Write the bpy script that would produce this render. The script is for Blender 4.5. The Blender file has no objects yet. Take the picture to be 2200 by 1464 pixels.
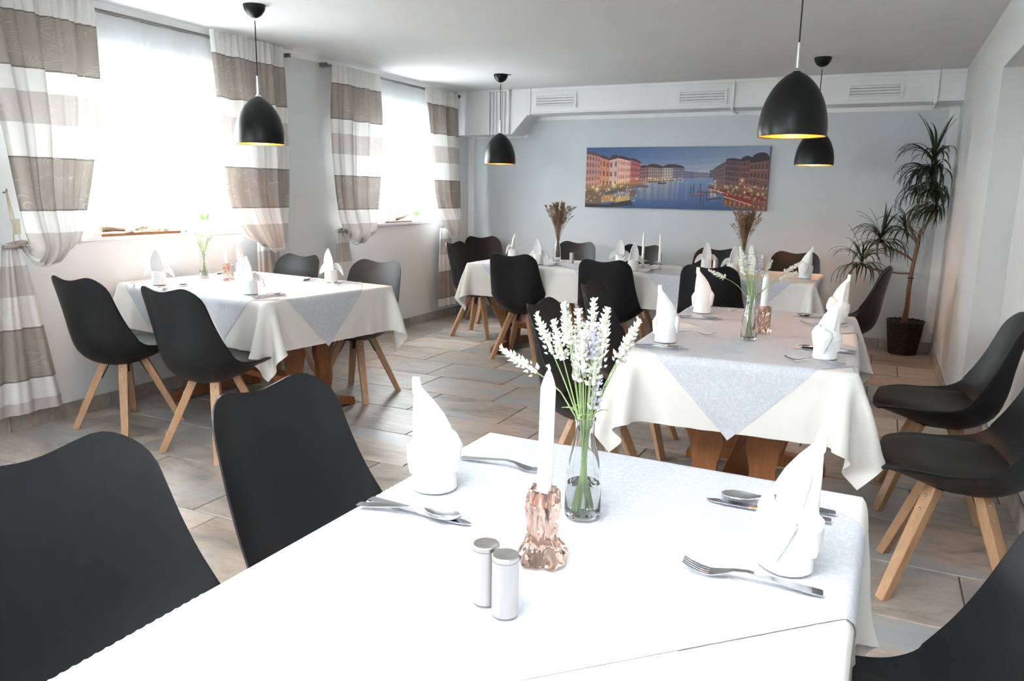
import bpy, bmesh, math, random
import numpy as np
from mathutils import Vector, Matrix, Euler
random.seed(7)
sc = bpy.context.scene
col = sc.collection
PI = math.pi

# ---------------------------------------------------------------- camera
H_CAM = 1.31
cam_d = bpy.data.cameras.new('camera')
cam = bpy.data.objects.new('camera', cam_d)
col.objects.link(cam)
cam_d.sensor_fit = 'HORIZONTAL'
cam_d.sensor_width = 36.0
cam_d.lens = 1641.23 / 2200.0 * 36.0
cam_d.clip_start = 0.02
RT = Vector((0.9014719, 0.4325257, 0.0164306))
UP = Vector((-0.0965530, 0.1639425, 0.9817334))
FW = Vector((-0.4219312, 0.8865915, -0.1895512))
cam.matrix_world = Matrix(((RT.x, UP.x, -FW.x, 0), (RT.y, UP.y, -FW.y, 0), (RT.z, UP.z, -FW.z, H_CAM), (0, 0, 0, 1)))
sc.camera = cam

# ---------------------------------------------------------------- colour management, world, large lights
sc.view_settings.view_transform = 'Standard'
sc.view_settings.look = 'None'
sc.view_settings.gamma = 1.0
sc.view_settings.use_curve_mapping = False
sc.view_settings.exposure = 2.04
sc.cycles.adaptive_threshold = 0.10
sc.cycles.max_bounces = 8
sc.cycles.transmission_bounces = 8

world = bpy.data.worlds.new('overcast_sky')
sc.world = world
world.use_nodes = True
wn = world.node_tree.nodes
wn['Background'].inputs['Color'].default_value = (0.97, 0.985, 1.0, 1)
wn['Background'].inputs['Strength'].default_value = 11.0

XL, XR, XR2 = -4.13, 0.49, 0.63          # left wall, right wall, back of the right-hand recess
YB, YF = 7.50, -2.40                     # back wall, wall behind the camera
ZC = 2.33
WINDOWS = [(2.72, 4.14), (5.42, 6.80), (-0.75, 0.75)]   # third one is unseen, added to light the front table
SILL, LINTEL = 1.02, 2.08

def portal(y0, y1):
    d = bpy.data.lights.new('window_daylight', 'AREA')
    d.shape = 'RECTANGLE'
    d.size = y1 - y0
    d.size_y = LINTEL - SILL
    d.energy = 1.0
    d.cycles.is_portal = True
    o = bpy.data.objects.new('window_daylight', d)
    col.objects.link(o)
    o.location = (XL - 0.34, (y0 + y1) / 2, (SILL + LINTEL) / 2)
    o.rotation_euler = Vector((1, 0, 0)).to_track_quat('-Z', 'Y').to_euler()
for w in WINDOWS:
    portal(*w)
FILL_WIN = (-3.7, -2.9)                  # unseen window added behind the camera as frontal fill light
d = bpy.data.lights.new('window_daylight', 'AREA')
d.shape = 'RECTANGLE'; d.size = FILL_WIN[1] - FILL_WIN[0]; d.size_y = LINTEL - SILL; d.energy = 1.0; d.cycles.is_portal = True
o = bpy.data.objects.new('window_daylight', d); col.objects.link(o)
o.location = ((FILL_WIN[0] + FILL_WIN[1]) / 2, YF - 0.21, (SILL + LINTEL) / 2)
o.rotation_euler = Vector((0, 1, 0)).to_track_quat('-Z', 'Y').to_euler()

def flash(name, loc, aim, size, energy, spread=180.0):
    """the photographer's flash head: most of it bounced off the ceiling, a little direct"""
    d = bpy.data.lights.new(name, 'AREA')
    d.shape = 'DISK'
    d.size = size
    d.energy = energy
    d.spread = math.radians(spread)
    d.color = (0.95, 0.97, 1.0)
    o = bpy.data.objects.new(name, d)
    col.objects.link(o)
    o.location = loc
    o.rotation_euler = Vector(aim).to_track_quat('-Z', 'Y').to_euler()
flash('bounced_flash', (-0.15, -0.25, 1.55), (-0.45, 0.25, 1.0), 0.12, 36.0, 110.0)
flash('direct_flash', (0.05, -0.22, 1.60), (-0.55, 0.80, -0.12), 0.20, 0.8)

# ---------------------------------------------------------------- helpers
def tag(o, label=None, cat=None, group=None, kind=None):
    if label: o['label'] = label
    if cat: o['category'] = cat
    if group: o['group'] = group
    if kind: o['kind'] = kind
    return o

def empty(name, loc=(0, 0, 0), rz=0.0, label=None, cat=None, group=None):
    o = bpy.data.objects.new(name, None)
    o.empty_display_size = 0.05
    col.objects.link(o)
    o.location = loc
    o.rotation_euler = (0, 0, rz)
    return tag(o, label, cat, group)

def mesh_of(name, verts, faces, mats, smooth=True, uvs=None, midx=None):
    me = bpy.data.meshes.new(name)
    me.from_pydata([tuple(map(float, v)) for v in verts], [], [tuple(map(int, f)) for f in faces])
    if not isinstance(mats, (list, tuple)): mats = [mats]
    for m in mats: me.materials.append(m)
    if smooth:
        me.polygons.foreach_set('use_smooth', [True] * len(me.polygons))
    if midx is not None:
        me.polygons.foreach_set('material_index', midx)
    if uvs is not None:
        ul = me.uv_layers.new(name='UVMap')
        uv = np.asarray(uvs, dtype=np.float32)
        li = np.zeros(len(me.loops), dtype=np.int32)
        me.loops.foreach_get('vertex_index', li)
        ul.data.foreach_set('uv', uv[li].ravel())
    me.update()
    return me

def link(name, me, parent=None, loc=(0, 0, 0), rot=(0, 0, 0), scale=(1, 1, 1)):
    o = bpy.data.objects.new(name, me)
    col.objects.link(o)
    o.parent = parent
    o.location = loc
    o.rotation_euler = rot
    o.scale = scale
    return o

class MB:
    """collects simple solids into ONE mesh"""
    def __init__(s): s.v = []; s.f = []
    def add(s, v, f):
        n = len(s.v); s.v += [tuple(p) for p in v]; s.f += [tuple(i + n for i in q) for q in f]; return s
    def box(s, a, b):
        x0, y0, z0 = a; x1, y1, z1 = b
        return s.add([(x0, y0, z0), (x1, y0, z0), (x1, y1, z0), (x0, y1, z0), (x0, y0, z1), (x1, y0, z1), (x1, y1, z1), (x0, y1, z1)],
                     [(0, 3, 2, 1), (4, 5, 6, 7), (0, 1, 5, 4), (1, 2, 6, 5), (2, 3, 7, 6), (3, 0, 4, 7)])
    def bbox(s, a, b, r=0.004):
        """box with chamfered vertical and top edges (a bevelled block)"""
        bm = bmesh.new()
        bmesh.ops.create_cube(bm, size=1.0)
        for v in bm.verts:
            v.co = Vector([(a[i] + b[i]) / 2 + v.co[i] * (b[i] - a[i]) for i in range(3)])
        bmesh.ops.bevel(bm, geom=list(bm.edges), offset=r, segments=1, affect='EDGES', profile=0.5)
        bm.verts.ensure_lookup_table()
        s.add([v.co.copy() for v in bm.verts], [[v.index for v in f.verts] for f in bm.faces])
        bm.free()
        return s
    def tube(s, pts, r, n=8, caps=True):
        pts = [Vector(p) for p in pts]
        rr = r if isinstance(r, (list, tuple)) else [r] * len(pts)
        ring = []
        up = Vector((0, 0, 1))
        prev = None
        for i, p in enumerate(pts):
            t = (pts[min(i + 1, len(pts) - 1)] - pts[max(i - 1, 0)])
            if t.length < 1e-9: t = Vector((0, 0, 1))
            t.normalize()
            if prev is None:
                a = t.cross(up)
                if a.length < 1e-3: a = t.cross(Vector((1, 0, 0)))
                a.normalize()
            else:
                a = prev - t * prev.dot(t)
                if a.length < 1e-6: a = t.orthogonal()
                a.normalize()
            prev = a
            b = t.cross(a)
            ring.append([p + (a * math.cos(2 * PI * k / n) + b * math.sin(2 * PI * k / n)) * rr[i] for k in range(n)])
        v = [q for rg in ring for q in rg]
        f = []
        for i in range(len(ring) - 1):
            for k in range(n):
                f.append((i * n + k, i * n + (k + 1) % n, (i + 1) * n + (k + 1) % n, (i + 1) * n + k))
        if caps:
            f.append(tuple(reversed(range(n)))); f.append(tuple((len(ring) - 1) * n + k for k in range(n)))
        return s.add(v, f)
    def lathe(s, prof, n=32, c=(0, 0, 0), fn=None):
        v = []; f = []
        for i, (r, z) in enumerate(prof):
            for k in range(n):
                a = 2 * PI * k / n
                q = r if fn is None else fn(r, z, a)
                v.append((c[0] + q * math.cos(a), c[1] + q * math.sin(a), c[2] + z))
        for i in range(len(prof) - 1):
            for k in range(n):
                f.append((i * n + k, i * n + (k + 1) % n, (i + 1) * n + (k + 1) % n, (i + 1) * n + k))
        if prof[0][0] > 1e-5: f.append(tuple(reversed(range(n))))
        if prof[-1][0] > 1e-5: f.append(tuple((len(prof) - 1) * n + k for k in range(n)))
        return s.add(v, f)
    def mesh(s, name, mat, smooth=False):
        return mesh_of(name, s.v, s.f, mat, smooth)
    def build(s, name, mat, parent=None, smooth=False, loc=(0, 0, 0), rot=(0, 0, 0)):
        me = s.mesh(name, mat, smooth)
        bm = bmesh.new(); bm.from_mesh(me)
        bmesh.ops.remove_doubles(bm, verts=bm.verts, dist=1e-6)
        bmesh.ops.recalc_face_normals(bm, faces=bm.faces)
        bm.to_mesh(me); bm.free()
        if smooth: smooth_angle(me)
        return link(name, me, parent, loc, rot)

def smooth_angle(me, deg=38):
    me.polygons.foreach_set('use_smooth', [True] * len(me.polygons))
    try:
        me.set_sharp_from_angle(angle=math.radians(deg))
    except Exception:
        pass

def grid_mesh(name, P, mat, uv=None, close_u=False, smooth=True):
    """P: array (rows, cols, 3)"""
    R, C = P.shape[:2]
    f = []
    for i in range(R - 1):
        for j in range(C if close_u else C - 1):
            j2 = (j + 1) % C
            f.append((i * C + j, i * C + j2, (i + 1) * C + j2, (i + 1) * C + j))
    return mesh_of(name, P.reshape(-1, 3), f, mat, smooth, None if uv is None else uv.reshape(-1, 2))

def copy_tree(o, parent=None, name=None):
    c = o.copy()
    if name: c.name = name
    col.objects.link(c)
    c.parent = parent
    for ch in list(o.children):
        copy_tree(ch, c)
    return c

# ---------------------------------------------------------------- procedural materials
def new_mat(name):
    m = bpy.data.materials.new(name)
    m.use_nodes = True
    nt = m.node_tree
    return m, nt, nt.nodes['Principled BSDF'], nt.nodes['Material Output']

def N(nt, t, **kw):
    n = nt.nodes.new(t)
    for k, v in kw.items():
        if k in n.inputs: n.inputs[k].default_value = v
        else: setattr(n, k, v)
    return n

def ramp(nt, stops, interp='LINEAR'):
    r = nt.nodes.new('ShaderNodeValToRGB')
    r.color_ramp.interpolation = interp
    e = r.color_ramp.elements
    while len(e) > 1: e.remove(e[-1])
    e[0].position = stops[0][0]; e[0].color = (*stops[0][1], 1)
    for p, c in stops[1:]:
        q = e.new(p); q.color = (*c, 1)
    return r

def mat(name, c, rough=0.5, metal=0.0, c2=None, scale=8.0, stretch=(1, 1, 1), bump=0.0, bscale=60.0, spec=0.5, sheen=0.0, **kw):
    """noise-varied principled material"""
    m, nt, b, out = new_mat(name)
    tc = N(nt, 'ShaderNodeTexCoord')
    mp = N(nt, 'ShaderNodeMapping')
    mp.inputs['Scale'].default_value = stretch
    nt.links.new(tc.outputs['Object'], mp.inputs['Vector'])
    n = N(nt, 'ShaderNodeTexNoise', Scale=scale, Detail=5.0, Roughness=0.55)
    nt.links.new(mp.outputs['Vector'], n.inputs['Vector'])
    c2 = c2 or tuple(x * 0.92 for x in c)
    r = ramp(nt, [(0.32, c), (0.68, c2)])
    nt.links.new(n.outputs['Fac'], r.inputs['Fac'])
    nt.links.new(r.outputs['Color'], b.inputs['Base Color'])
    b.inputs['Roughness'].default_value = rough
    b.inputs['Metallic'].default_value = metal
    b.inputs['Specular IOR Level'].default_value = spec
    if sheen: b.inputs['Sheen Weight'].default_value = sheen
    for k, v in kw.items(): b.inputs[k].default_value = v
    if bump:
        n2 = N(nt, 'ShaderNodeTexNoise', Scale=bscale, Detail=3.0)
        nt.links.new(mp.outputs['Vector'], n2.inputs['Vector'])
        bp = N(nt, 'ShaderNodeBump', Strength=bump, Distance=0.01)
        nt.links.new(n2.outputs['Fac'], bp.inputs['Height'])
        nt.links.new(bp.outputs['Normal'], b.inputs['Normal'])
    return m

M = {}
M['wall'] = mat('white_plaster', (0.80, 0.815, 0.83), 0.9, c2=(0.77, 0.79, 0.81), scale=1.5, bump=0.25, bscale=140, spec=0.2)
M['wall_grey'] = mat('blue_grey_paint', (0.60, 0.64, 0.665), 0.9, c2=(0.57, 0.61, 0.635), scale=1.5, bump=0.15, bscale=140, spec=0.2)
M['wall_right'] = mat('light_grey_plaster', (0.62, 0.62, 0.615), 0.9, c2=(0.58, 0.58, 0.575), scale=1.5, bump=0.25, bscale=140, spec=0.2)
M['ceiling'] = mat('ceiling_paint', (0.76, 0.77, 0.775), 0.95, c2=(0.73, 0.74, 0.75), scale=1.2, bump=0.15, bscale=90, spec=0.1)
M['trim'] = mat('white_trim_paint', (0.83, 0.84, 0.85), 0.55, scale=3, bump=0.1, bscale=50)
M['frame'] = mat('white_window_frame', (0.86, 0.87, 0.88), 0.35, scale=3)
M['grout'] = mat('tile_grout', (0.12, 0.105, 0.09), 0.95, scale=40)
M['chair'] = mat('black_satin_plastic', (0.0080, 0.0085, 0.0100), 0.43, c2=(0.0065, 0.0068, 0.0080), scale=30, bump=0.08, bscale=420, spec=0.30)
M['pad'] = mat('black_leatherette', (0.008, 0.0079, 0.0082), 0.5, c2=(0.0066, 0.0065, 0.0067), scale=30, bump=0.12, bscale=320, spec=0.27)
M['black_metal'] = mat('black_metal', (0.012, 0.012, 0.013), 0.4, scale=20)
M['bolt'] = mat('zinc_bolt', (0.55, 0.55, 0.56), 0.3, 1.0, scale=40)
M['steel'] = mat('polished_steel', (0.62, 0.63, 0.65), 0.16, 1.0, c2=(0.58, 0.59, 0.61), scale=30)
M['brushed'] = mat('brushed_steel', (0.58, 0.55, 0.53), 0.34, 1.0, c2=(0.5, 0.475, 0.46), scale=60, stretch=(1, 1, 0.05))
M['chrome'] = mat('chrome', (0.8, 0.8, 0.82), 0.08, 1.0, scale=10)
M['rail'] = mat('dark_nickel_rail', (0.23, 0.22, 0.21), 0.35, 1.0, scale=20)
M['napkin'] = mat('white_paper_napkin', (0.86, 0.86, 0.85), 0.9, c2=(0.82, 0.82, 0.81), scale=60, bump=0.12, bscale=260, spec=0.1)
M['candle'] = mat('white_wax', (0.88, 0.87, 0.84), 0.4, scale=20, spec=0.4)
M['wick'] = mat('candle_wick', (0.75, 0.73, 0.68), 0.9, scale=50)
M['shade'] = mat('black_lacquer_shade', (0.0045, 0.0048, 0.0052), 0.36, scale=20, spec=0.3)
M['gold'] = mat('gold_lining', (0.80, 0.48, 0.14), 0.35, 0.85, scale=15)
M['cord'] = mat('black_cord', (0.012, 0.012, 0.012), 0.6, scale=40)
M['canvas_side'] = mat('canvas_edge', (0.30, 0.34, 0.42), 0.8, scale=20)
M['soil'] = mat('potting_soil', (0.035, 0.022, 0.014), 0.95, c2=(0.06, 0.04, 0.025), scale=60, bump=0.6, bscale=80)
M['wicker'] = mat('dark_wicker', (0.028, 0.017, 0.011), 0.5, c2=(0.014, 0.009, 0.006), scale=50, bump=0.3, bscale=200)
M['bark'] = mat('dracaena_bark', (0.27, 0.17, 0.10), 0.85, c2=(0.17, 0.10, 0.06), scale=22, stretch=(1, 1, 3), bump=0.5, bscale=60)
M['stake'] = mat('bamboo_stake', (0.17, 0.075, 0.035), 0.7, scale=30)
M['leaf'] = mat('dracaena_leaf', (0.016, 0.036, 0.014), 0.42, c2=(0.028, 0.055, 0.02), scale=12)
M['green'] = mat('fresh_green_leaf', (0.12, 0.34, 0.06), 0.5, c2=(0.20, 0.45, 0.10), scale=20)
M['stem'] = mat('lavender_stem', (0.23, 0.34, 0.12), 0.6, c2=(0.30, 0.40, 0.18), scale=40)
M['floret'] = mat('lavender_floret', (0.62, 0.66, 0.50), 0.8, c2=(0.72, 0.70, 0.68), scale=90)
M['floret2'] = mat('violet_floret', (0.40, 0.40, 0.50), 0.8, c2=(0.56, 0.58, 0.58), scale=90)
M['dry'] = mat('dried_grass', (0.16, 0.095, 0.05), 0.9, c2=(0.24, 0.16, 0.09), scale=50)
M['dry2'] = mat('dried_seed_head', (0.20, 0.115, 0.065), 0.95, c2=(0.30, 0.20, 0.13), scale=80)
M['plank'] = mat('oiled_board', (0.33, 0.17, 0.08), 0.6, c2=(0.24, 0.11, 0.05), scale=14, stretch=(6, 1, 1))
M['drift'] = mat('driftwood', (0.34, 0.25, 0.19), 0.9, c2=(0.17, 0.12, 0.09), scale=20, stretch=(4, 1, 4), bump=0.5, bscale=60)
M['stone'] = mat('pale_shell', (0.72, 0.70, 0.66), 0.6, c2=(0.55, 0.52, 0.48), scale=25)
M['blueshell'] = mat('blue_grey_ceramic', (0.18, 0.28, 0.33), 0.4, c2=(0.3, 0.4, 0.45), scale=30)
M['pot'] = mat('pale_clay_pot', (0.62, 0.56, 0.50), 0.8, c2=(0.55, 0.49, 0.43), scale=20)
M['potw'] = mat('white_clay_pot', (0.78, 0.76, 0.74), 0.6, scale=20)
M['rope'] = mat('cream_rope', (0.55, 0.50, 0.38), 0.9, scale=90, bump=0.4, bscale=200)
M['brown_fig'] = mat('brown_flower_figure', (0.38, 0.20, 0.11), 0.8, c2=(0.25, 0.13, 0.08), scale=40)
M['garden'] = mat('garden_grass', (0.25, 0.33, 0.16), 0.95, scale=4)
M['paving'] = mat('pale_paving', (0.28, 0.28, 0.27), 0.95, scale=4)

def wood(name, c, c2, scale=6.0, rough=0.45, axis=(1, 1, 0.12), bump=0.08):
    m, nt, b, out = new_mat(name)
    tc = N(nt, 'ShaderNodeTexCoord'); mp = N(nt, 'ShaderNodeMapping')
    mp.inputs['Scale'].default_value = axis
    oi = N(nt, 'ShaderNodeObjectInfo')
    add = N(nt, 'ShaderNodeVectorMath', operation='ADD')
    nt.links.new(tc.outputs['Object'], add.inputs[0])
    nt.links.new(oi.outputs['Random'], add.inputs[1])
    nt.links.new(add.outputs[0], mp.inputs['Vector'])
    n = N(nt, 'ShaderNodeTexNoise', Scale=scale * 9, Detail=6.0, Roughness=0.6, Distortion=0.6)
    nt.links.new(mp.outputs['Vector'], n.inputs['Vector'])
    r = ramp(nt, [(0.3, c), (0.7, c2)])
    nt.links.new(n.outputs['Fac'], r.inputs['Fac'])
    hs = N(nt, 'ShaderNodeHueSaturation')
    mr = N(nt, 'ShaderNodeMapRange')
    mr.inputs['To Min'].default_value = 0.85; mr.inputs['To Max'].default_value = 1.12
    nt.links.new(oi.outputs['Random'], mr.inputs['Value'])
    nt.links.new(mr.outputs['Result'], hs.inputs['Value'])
    nt.links.new(r.outputs['Color'], hs.inputs['Color'])
    nt.links.new(hs.outputs['Color'], b.inputs['Base Color'])
    b.inputs['Roughness'].default_value = rough
    bp = N(nt, 'ShaderNodeBump', Strength=bump, Distance=0.004)
    nt.links.new(n.outputs['Fac'], bp.inputs['Height'])
    nt.links.new(bp.outputs['Normal'], b.inputs['Normal'])
    return m
M['oak'] = wood('light_oak', (0.50, 0.30, 0.165), (0.40, 0.225, 0.115), rough=0.5)
M['table'] = wood('red_brown_table_wood', (0.27, 0.105, 0.035), (0.19, 0.065, 0.02), rough=0.4)

def tile_mat():
    m, nt, b, out = new_mat('slate_look_tile')
    tc = N(nt, 'ShaderNodeTexCoord'); oi = N(nt, 'ShaderNodeObjectInfo')
    sc_ = N(nt, 'ShaderNodeVectorMath', operation='SCALE'); sc_.inputs['Scale'].default_value = 37.0
    cmb = N(nt, 'ShaderNodeCombineXYZ')
    for k in ('X', 'Y', 'Z'): nt.links.new(oi.outputs['Random'], cmb.inputs[k])
    nt.links.new(cmb.outputs[0], sc_.inputs[0])
    add = N(nt, 'ShaderNodeVectorMath', operation='ADD')
    nt.links.new(tc.outputs['Object'], add.inputs[0]); nt.links.new(sc_.outputs[0], add.inputs[1])
    mp = N(nt, 'ShaderNodeMapping'); mp.inputs['Scale'].default_value = (1.0, 2.4, 1.0)
    nt.links.new(add.outputs[0], mp.inputs['Vector'])
    n1 = N(nt, 'ShaderNodeTexNoise', Scale=2.2, Detail=6.0, Roughness=0.62, Distortion=0.7)
    n2 = N(nt, 'ShaderNodeTexNoise', Scale=9.0, Detail=8.0, Roughness=0.68, Distortion=1.0)
    n3 = N(nt, 'ShaderNodeTexNoise', Scale=1.1, Detail=3.0, Distortion=0.4)
    for n in (n1, n2, n3): nt.links.new(mp.outputs['Vector'], n.inputs['Vector'])
    r1 = ramp(nt, [(0.28, (0.23, 0.21, 0.19)), (0.42, (0.35, 0.305, 0.265)), (0.52, (0.45, 0.38, 0.315)), (0.62, (0.41, 0.385, 0.36)), (0.75, (0.53, 0.465, 0.395))])
    r2 = ramp(nt, [(0.3, (0.66, 0.66, 0.67)), (0.55, (1.0, 1.0, 1.0)), (0.75, (1.18, 1.15, 1.12))])
    nt.links.new(n1.outputs['Fac'], r1.inputs['Fac']); nt.links.new(n2.outputs['Fac'], r2.inputs['Fac'])
    mx = N(nt, 'ShaderNodeMix', data_type='RGBA', blend_type='MULTIPLY'); mx.inputs['Factor'].default_value = 0.75
    nt.links.new(r1.outputs['Color'], mx.inputs['A']); nt.links.new(r2.outputs['Color'], mx.inputs['B'])
    r3 = ramp(nt, [(0.52, (0, 0, 0)), (0.66, (0.8, 0.8, 0.8))])
    nt.links.new(n3.outputs['Fac'], r3.inputs['Fac'])
    mx2 = N(nt, 'ShaderNodeMix', data_type='RGBA'); mx2.inputs['B'].default_value = (0.34, 0.37, 0.39, 1)
    nt.links.new(r3.outputs['Color'], mx2.inputs['Factor']); nt.links.new(mx.outputs['Result'], mx2.inputs['A'])
    hs = N(nt, 'ShaderNodeHueSaturation')
    mr = N(nt, 'ShaderNodeMapRange'); mr.inputs['To Min'].default_value = 0.82; mr.inputs['To Max'].default_value = 1.18
    nt.links.new(oi.outputs['Random'], mr.inputs['Value']); nt.links.new(mr.outputs['Result'], hs.inputs['Value'])
    nt.links.new(mx2.outputs['Result'], hs.inputs['Color']); nt.links.new(hs.outputs['Color'], b.inputs['Base Color'])
    b.inputs['Roughness'].default_value = 0.38
    bp = N(nt, 'ShaderNodeBump', Strength=0.12, Distance=0.005)
    nt.links.new(n2.outputs['Fac'], bp.inputs['Height']); nt.links.new(bp.outputs['Normal'], b.inputs['Normal'])
    return m
M['tile'] = tile_mat()

def cloth_mat(name, c, c2, weave=650.0, damask=False):
    m, nt, b, out = new_mat(name)
    uv = N(nt, 'ShaderNodeUVMap')
    w1 = N(nt, 'ShaderNodeTexNoise', Scale=weave, Detail=2.0)
    mp = N(nt, 'ShaderNodeMapping'); mp.inputs['Scale'].default_value = (1.0, 0.25, 1.0)
    nt.links.new(uv.outputs[0], mp.inputs['Vector']); nt.links.new(mp.outputs[0], w1.inputs['Vector'])
    if damask:
        ns = N(nt, 'ShaderNodeTexNoise', Scale=9.0, Detail=1.5, Distortion=3.2)
        nt.links.new(uv.outputs[0], ns.inputs['Vector'])
        v = N(nt, 'ShaderNodeTexVoronoi', Scale=70.0, feature='SMOOTH_F1')
        mixv = N(nt, 'ShaderNodeMix', data_type='VECTOR'); mixv.inputs['Factor'].default_value = 0.035
        nt.links.new(uv.outputs[0], mixv.inputs['A']); nt.links.new(ns.outputs['Color'], mixv.inputs['B'])
        nt.links.new(mixv.outputs['Result'], v.inputs['Vector'])
        wv = N(nt, 'ShaderNodeMath', operation='SINE'); ml = N(nt, 'ShaderNodeMath', operation='MULTIPLY'); ml.inputs[1].default_value = 17.0
        nt.links.new(v.outputs['Distance'], ml.inputs[0]); nt.links.new(ml.outputs[0], wv.inputs[0])
        r = ramp(nt, [(0.35, c), (0.6, c2)])
        nt.links.new(wv.outputs[0], r.inputs['Fac'])
    else:
        n = N(nt, 'ShaderNodeTexNoise', Scale=14.0, Detail=4.0)
        nt.links.new(uv.outputs[0], n.inputs['Vector'])
        r = ramp(nt, [(0.3, c), (0.7, c2)])
        nt.links.new(n.outputs['Fac'], r.inputs['Fac'])
    nt.links.new(r.outputs['Color'], b.inputs['Base Color'])
    b.inputs['Roughness'].default_value = 0.55 if damask else 0.85
    b.inputs['Specular IOR Level'].default_value = 0.3 if damask else 0.15
    bp = N(nt, 'ShaderNodeBump', Strength=0.12, Distance=0.002)
    nt.links.new(w1.outputs['Fac'], bp.inputs['Height']); nt.links.new(bp.outputs['Normal'], b.inputs['Normal'])
    return m
M['ivory'] = cloth_mat('ivory_tablecloth', (0.75, 0.735, 0.695), (0.78, 0.765, 0.725))
M['damask'] = cloth_mat('grey_damask', (0.54, 0.565, 0.61), (0.60, 0.625, 0.665), damask=True)

def curtain_mat():
    m, nt, b, out = new_mat('striped_curtain')
    uv = N(nt, 'ShaderNodeUVMap'); sp = N(nt, 'ShaderNodeSeparateXYZ')
    nt.links.new(uv.outputs[0], sp.inputs[0])
    s = N(nt, 'ShaderNodeMath', operation='ADD'); s.inputs[1].default_value = 0.58
    d = N(nt, 'ShaderNodeMath', operation='DIVIDE'); d.inputs[1].default_value = 0.72
    fr = N(nt, 'ShaderNodeMath', operation='FRACT')
    nt.links.new(sp.outputs['Y'], s.inputs[0]); nt.links.new(s.outputs[0], d.inputs[0]); nt.links.new(d.outputs[0], fr.inputs[0])
    white, taupe, light, line = (0.80, 0.79, 0.77), (0.36, 0.315, 0.28), (0.56, 0.52, 0.495), (0.19, 0.17, 0.16)
    r = ramp(nt, [(0.0, line), (0.008, taupe), (0.375, line), (0.383, white), (0.54, light), (0.764, white)], 'CONSTANT')
    nt.links.new(fr.outputs[0], r.inputs['Fac'])
    # embroidered growth-ring lines on the darker bands
    mp = N(nt, 'ShaderNodeMapping'); mp.inputs['Scale'].default_value = (4.0, 8.0, 1.0)
    nt.links.new(uv.outputs[0], mp.inputs['Vector'])
    ns = N(nt, 'ShaderNodeTexNoise', Scale=0.9, Detail=1.0, Distortion=0.5)
    nt.links.new(mp.outputs[0], ns.inputs['Vector'])
    ml = N(nt, 'ShaderNodeMath', operation='MULTIPLY'); ml.inputs[1].default_value = 130.0
    sn = N(nt, 'ShaderNodeMath', operation='SINE')
    nt.links.new(ns.outputs['Fac'], ml.inputs[0]); nt.links.new(ml.outputs[0], sn.inputs[0])
    r2 = ramp(nt, [(0.80, (0, 0, 0)), (0.95, (0.38, 0.38, 0.38))])
    nt.links.new(sn.outputs[0], r2.inputs['Fac'])
    ns2 = N(nt, 'ShaderNodeTexNoise', Scale=1.6, Detail=0.0)
    nt.links.new(mp.outputs[0], ns2.inputs['Vector'])
    r3 = ramp(nt, [(0.5, (0, 0, 0)), (0.6, (1, 1, 1))])
    nt.links.new(ns2.outputs['Fac'], r3.inputs['Fac'])
    mm = N(nt, 'ShaderNodeMix', data_type='RGBA', blend_type='MULTIPLY'); mm.inputs['Factor'].default_value = 1.0
    nt.links.new(r2.outputs['Color'], mm.inputs['A']); nt.links.new(r3.outputs['Color'], mm.inputs['B'])
    mx = N(nt, 'ShaderNodeMix', data_type='RGBA'); mx.inputs['B'].default_value = (0.70, 0.67, 0.63, 1)
    nt.links.new(mm.outputs['Result'], mx.inputs['Factor']); nt.links.new(r.outputs['Color'], mx.inputs['A'])
    nt.links.new(mx.outputs['Result'], b.inputs['Base Color'])
    b.inputs['Roughness'].default_value = 0.55
    b.inputs['Specular IOR Level'].default_value = 0.3
    b.inputs['Sheen Weight'].default_value = 0.2
    tr = N(nt, 'ShaderNodeBsdfTranslucent')
    nt.links.new(mx.outputs['Result'], tr.inputs['Color'])
    ms = N(nt, 'ShaderNodeMixShader'); ms.inputs[0].default_value = 0.12
    nt.links.new(b.outputs[0], ms.inputs[1]); nt.links.new(tr.outputs[0], ms.inputs[2])
    nt.links.new(ms.outputs[0], out.inputs['Surface'])
    return m
M['curtain'] = curtain_mat()
M['tie'] = mat('taupe_tie_band', (0.36, 0.315, 0.28), 0.6, c2=(0.30, 0.265, 0.235), scale=30, bump=0.3, bscale=60)

def sheer_mat():
    m, nt, b, out = new_mat('white_sheer_voile')
    tc = N(nt, 'ShaderNodeTexCoord')
    n = N(nt, 'ShaderNodeTexNoise', Scale=40.0, Detail=2.0)
    nt.links.new(tc.outputs['Object'], n.inputs['Vector'])
    r = ramp(nt, [(0.3, (0.90, 0.92, 0.93)), (0.7, (0.86, 0.885, 0.90))])
    nt.links.new(n.outputs['Fac'], r.inputs['Fac'])
    tl = N(nt, 'ShaderNodeBsdfTranslucent'); df = N(nt, 'ShaderNodeBsdfDiffuse'); tp = N(nt, 'ShaderNodeBsdfTransparent')
    nt.links.new(r.outputs['Color'], tl.inputs['Color']); nt.links.new(r.outputs['Color'], df.inputs['Color'])
    a = N(nt, 'ShaderNodeMixShader'); a.inputs[0].default_value = 0.45
    c = N(nt, 'ShaderNodeMixShader'); c.inputs[0].default_value = 0.40
    nt.links.new(tl.outputs[0], a.inputs[1]); nt.links.new(df.outputs[0], a.inputs[2])
    nt.links.new(a.outputs[0], c.inputs[1]); nt.links.new(tp.outputs[0], c.inputs[2])
    nt.links.new(c.outputs[0], out.inputs['Surface'])
    nt.nodes.remove(b)
    return m
M['sheer'] = sheer_mat()

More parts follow.
